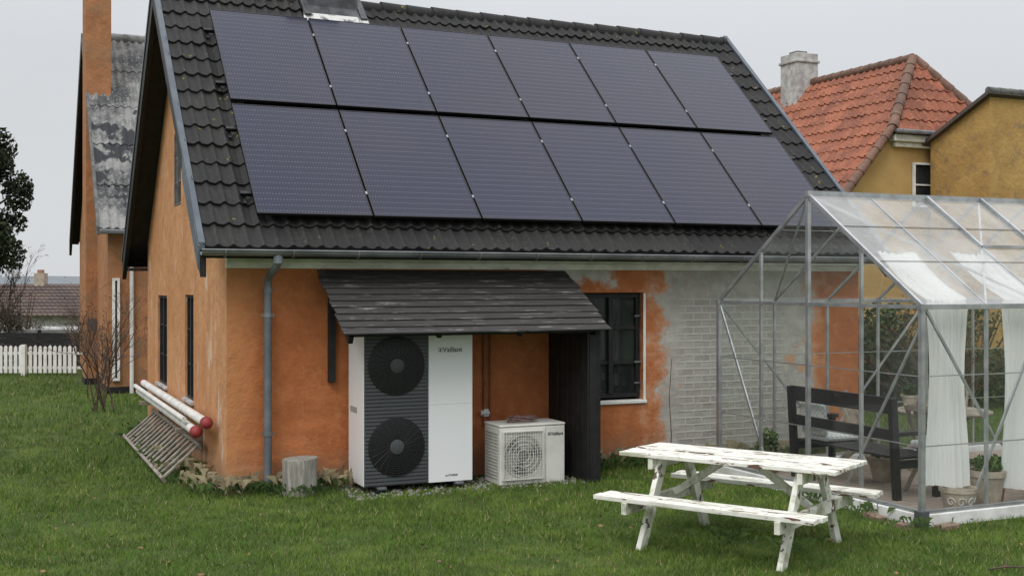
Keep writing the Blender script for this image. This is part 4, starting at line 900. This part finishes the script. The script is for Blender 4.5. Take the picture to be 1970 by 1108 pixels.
pot(6.36,-3.92,.035,.17,.36,'tall grey beige pot right of the swirl pot','terracotta',.12); pot(6.62,-3.75,.035,.13,.25,'dark terracotta pot beside the tall beige pot','terra_red',.2)
pot(5.75,-1.35,.035,.15,.22,'terracotta pot in the house side corner of the greenhouse','terra_red',.25)
pot(7.5,-2.2,.736,.14,.12,'wide terracotta bowl on the round table','terra_red',.06); pot(7.25,-1.95,.736,.09,.16,'small pale pot on the round table beside the terracotta bowl','terracotta',.1); pot(6.55,-2.35,.035,.19,.26,'wide terracotta pot on the paving behind the black bench','terracotta',.1)
q=MB(); q.lathe([(.13,0),(.15,.30),(.16,.34),(.11,.40),(.03,.44)],(7.25,-3.75,.035),20); q.tube((7.1,-3.75,.12),(6.92,-3.75,.42),.02,n=8); q.path([(7.35,-3.75,.40),(7.45,-3.75,.46),(7.46,-3.75,.25),(7.38,-3.75,.12)],.014,6); q.build('watering_can','green_plastic',None,'dark green watering can on the greenhouse floor','watering can',smooth=True)
for i,(x,y,rz) in enumerate([(5.17,-3.75,1.5),(5.14,-4.15,1.3),(5.45,-4.36,.1),(6.9,-4.38,.15)]):
    q=MB(); q.mm(-.11,.11,-.053,.053,-.02,.035); o=q.build('loose_brick','brick',None,'weathered brick lying in the grass along the greenhouse plinth, %s from the house side'%ordn[i],'brick','loose bricks along the plinth',bevel=.006); o.location=(x,y,-.015); o.rotation_euler=(random.uniform(-.08,.08),random.uniform(-.08,.08),rz)
twigs('berry_shrub','twiggy shrub with red berries at the right corner of the orange house',8.95,-.35,2.0,.40,8,4,berries=120,leaf=(500,.022,'redleaf'))
twigs('berry_shrub','greenish twiggy shrub behind the far end of the greenhouse',10.6,.9,2.0,.5,8,4,berries=50,leaf=(1400,.03,'hedge'))
q=MB(); q.path([(5.15,-.25,0),(5.20,-.2,.35),(5.22,-.12,.8),(5.28,-.08,1.25)],[.008,.007,.005,.003],5); q.build('dry_stem','twig',None,'single thin dry stem leaning on the peeled brick wall','plant')
for i,(x,y,h,r,lab) in enumerate([(11.6,3.6,1.9,1.2,'green bush beyond the house corner, nearest the wall'),(13.6,3.4,2.0,1.3,'green bush in the row behind the greenhouse, second from the house'),(15.8,3.0,1.8,1.3,'green bush in the row behind the greenhouse, third from the house'),(17.8,2.6,2.0,1.3,'green bush in the row behind the greenhouse, fourth from the house'),(20.0,2.2,1.9,1.3,'green bush in the row behind the greenhouse, farthest from the house')]):
    T=thing('green_bush',lab,'bush',(x,y,0),'bushes behind the greenhouse',world=False); q=MB()
    for k in range(7): a=k*.9; q.path([(0,0,-.05),(r*.3*math.cos(a),r*.3*math.sin(a),h*.5),(r*.6*math.cos(a),r*.6*math.sin(a),h*.85)],[.03,.02,.008],5)
    q.build('stems','bark',T)
    npmesh('foliage',leaves([(random.gauss(0,r*.45),random.gauss(0,r*.35),random.uniform(.25,h*.85),r*.38,r*.38,h*.2) for _ in range(14)],5000,.055),4,'hedge',parent=T)
# ================================================================ PICNIC TABLE
T=thing('picnic_table','white peeling wooden picnic table with two attached benches on the lawn','picnic table',(3.395,-4.184,0),world=False,rot=(0,0,math.atan2(-.860,.510)))
q=MB(); nbd=5; w=.148
for k in range(nbd):
    y=-.37+k*w; j=random.uniform(-.012,.012); j2=random.uniform(-.004,.004); q.mm(-.935+j,.935+j,y+.009,y+w-.009,.708+j2,.74+j2)
q.build('tabletop','table_paint',T,bevel=.004)
for s in (-1,1):
    q=MB()
    for k in range(2): y=s*.655-.125+k*.130; j=random.uniform(-.01,.01); q.mm(-.93+j,.93+j,y+.006,y+.120,.40,.437)
    q.build('bench_seat','table_paint',T,bevel=.004)
for sx in (-1,1):
    x=sx*.60
    for sy in (-1,1): q=MB(); q.bar((x,sy*.20,.70),(x,sy*.60,-.02),.045,.10,(0,1,0)); q.build('leg','leg_paint',T,bevel=.004)
    q=MB(); q.bar((x+sx*.046,-.79,.352),(x+sx*.046,.79,.352),.045,.095); q.build('cross_beam','leg_paint',T,bevel=.004)
    q=MB(); q.bar((x+sx*.046,-.35,.655),(x+sx*.046,.35,.655),.045,.09); q.build('top_cleat','leg_paint',T,bevel=.004)
    q=MB(); q.bar((x,0,.38),(sx*.14,0,.685),.06,.04,(0,1,0)); q.build('brace','leg_paint',T,bevel=.003)
q=MB(); a=Vector((*W(3.55,8.75),.03)); q.path([a,a+Vector((.12,-.05,.02)),a+Vector((.25,-.05,.0)),a+Vector((.4,-.12,.03))],[.008,.007,.006,.003],6); q.path([a+Vector((.12,-.05,.02)),a+Vector((.2,.06,.05))],[.005,.002],5)
q.build('fallen_twig','twig',None,'thin fallen twig on the grass at the lower right','twig')
# ================================================================ LIGHT, WORLD, CAMERA
w=bpy.data.worlds.new('World'); bpy.context.scene.world=w; w.use_nodes=True; nt=w.node_tree; bg=nt.nodes['Background']
sky=N(nt,'ShaderNodeTexSky',sky_type='NISHITA'); sky.sun_disc=False; sky.sun_elevation=R_(48); sky.sun_rotation=R_(230)
tc=N(nt,'ShaderNodeTexCoord'); sx=N(nt,'ShaderNodeSeparateXYZ'); L(nt,tc.outputs['Generated'],sx.inputs[0])
g=rampf(nt,sx.outputs[2],.10,.9)
mp=N(nt,'ShaderNodeMapping'); mp.inputs['Scale'].default_value=(1,1,2.6); L(nt,tc.outputs['Generated'],mp.inputs[0])
cl=noise(nt,mp.outputs[0],2.2,5,.5)
base=mixc(nt,g,(.68,.70,.72),(1.75,1.78,1.84)); base=mixc(nt,math_(nt,'MULTIPLY',rampf(nt,cl,.35,.7),.22),base,(.50,.52,.55))
sk=N(nt,'ShaderNodeVectorMath',operation='SCALE'); L(nt,sky.outputs[0],sk.inputs[0]); sk.inputs['Scale'].default_value=.1
fin=mixc(nt,.06,base,sk.outputs[0]); L(nt,fin,bg.inputs[0]); bg.inputs[1].default_value=1.0
sd_=bpy.data.lights.new('sun','SUN'); sd_.energy=1.35; sd_.angle=R_(28); sd_.color=(1,.97,.93); so=bpy.data.objects.new('sun',sd_); C.objects.link(so)
dv=Vector((.62,.58,-1.0)).normalized(); so.rotation_euler=dv.to_track_quat('-Z','Y').to_euler(); so.location=(0,0,20)
cam=bpy.data.cameras.new('camera'); co_=bpy.data.objects.new('camera',cam); C.objects.link(co_); co_.location=(CX,CY,CAMH); co_.rotation_euler=(R_(90),0,-TH)
cam.sensor_width=36; cam.lens=36*FPX/1970; cam.shift_y=-9/1970; cam.clip_end=4000; bpy.context.scene.camera=co_
sc_=bpy.context.scene; sc_.view_settings.view_transform='Standard'; sc_.view_settings.look='None'; sc_.view_settings.exposure=0
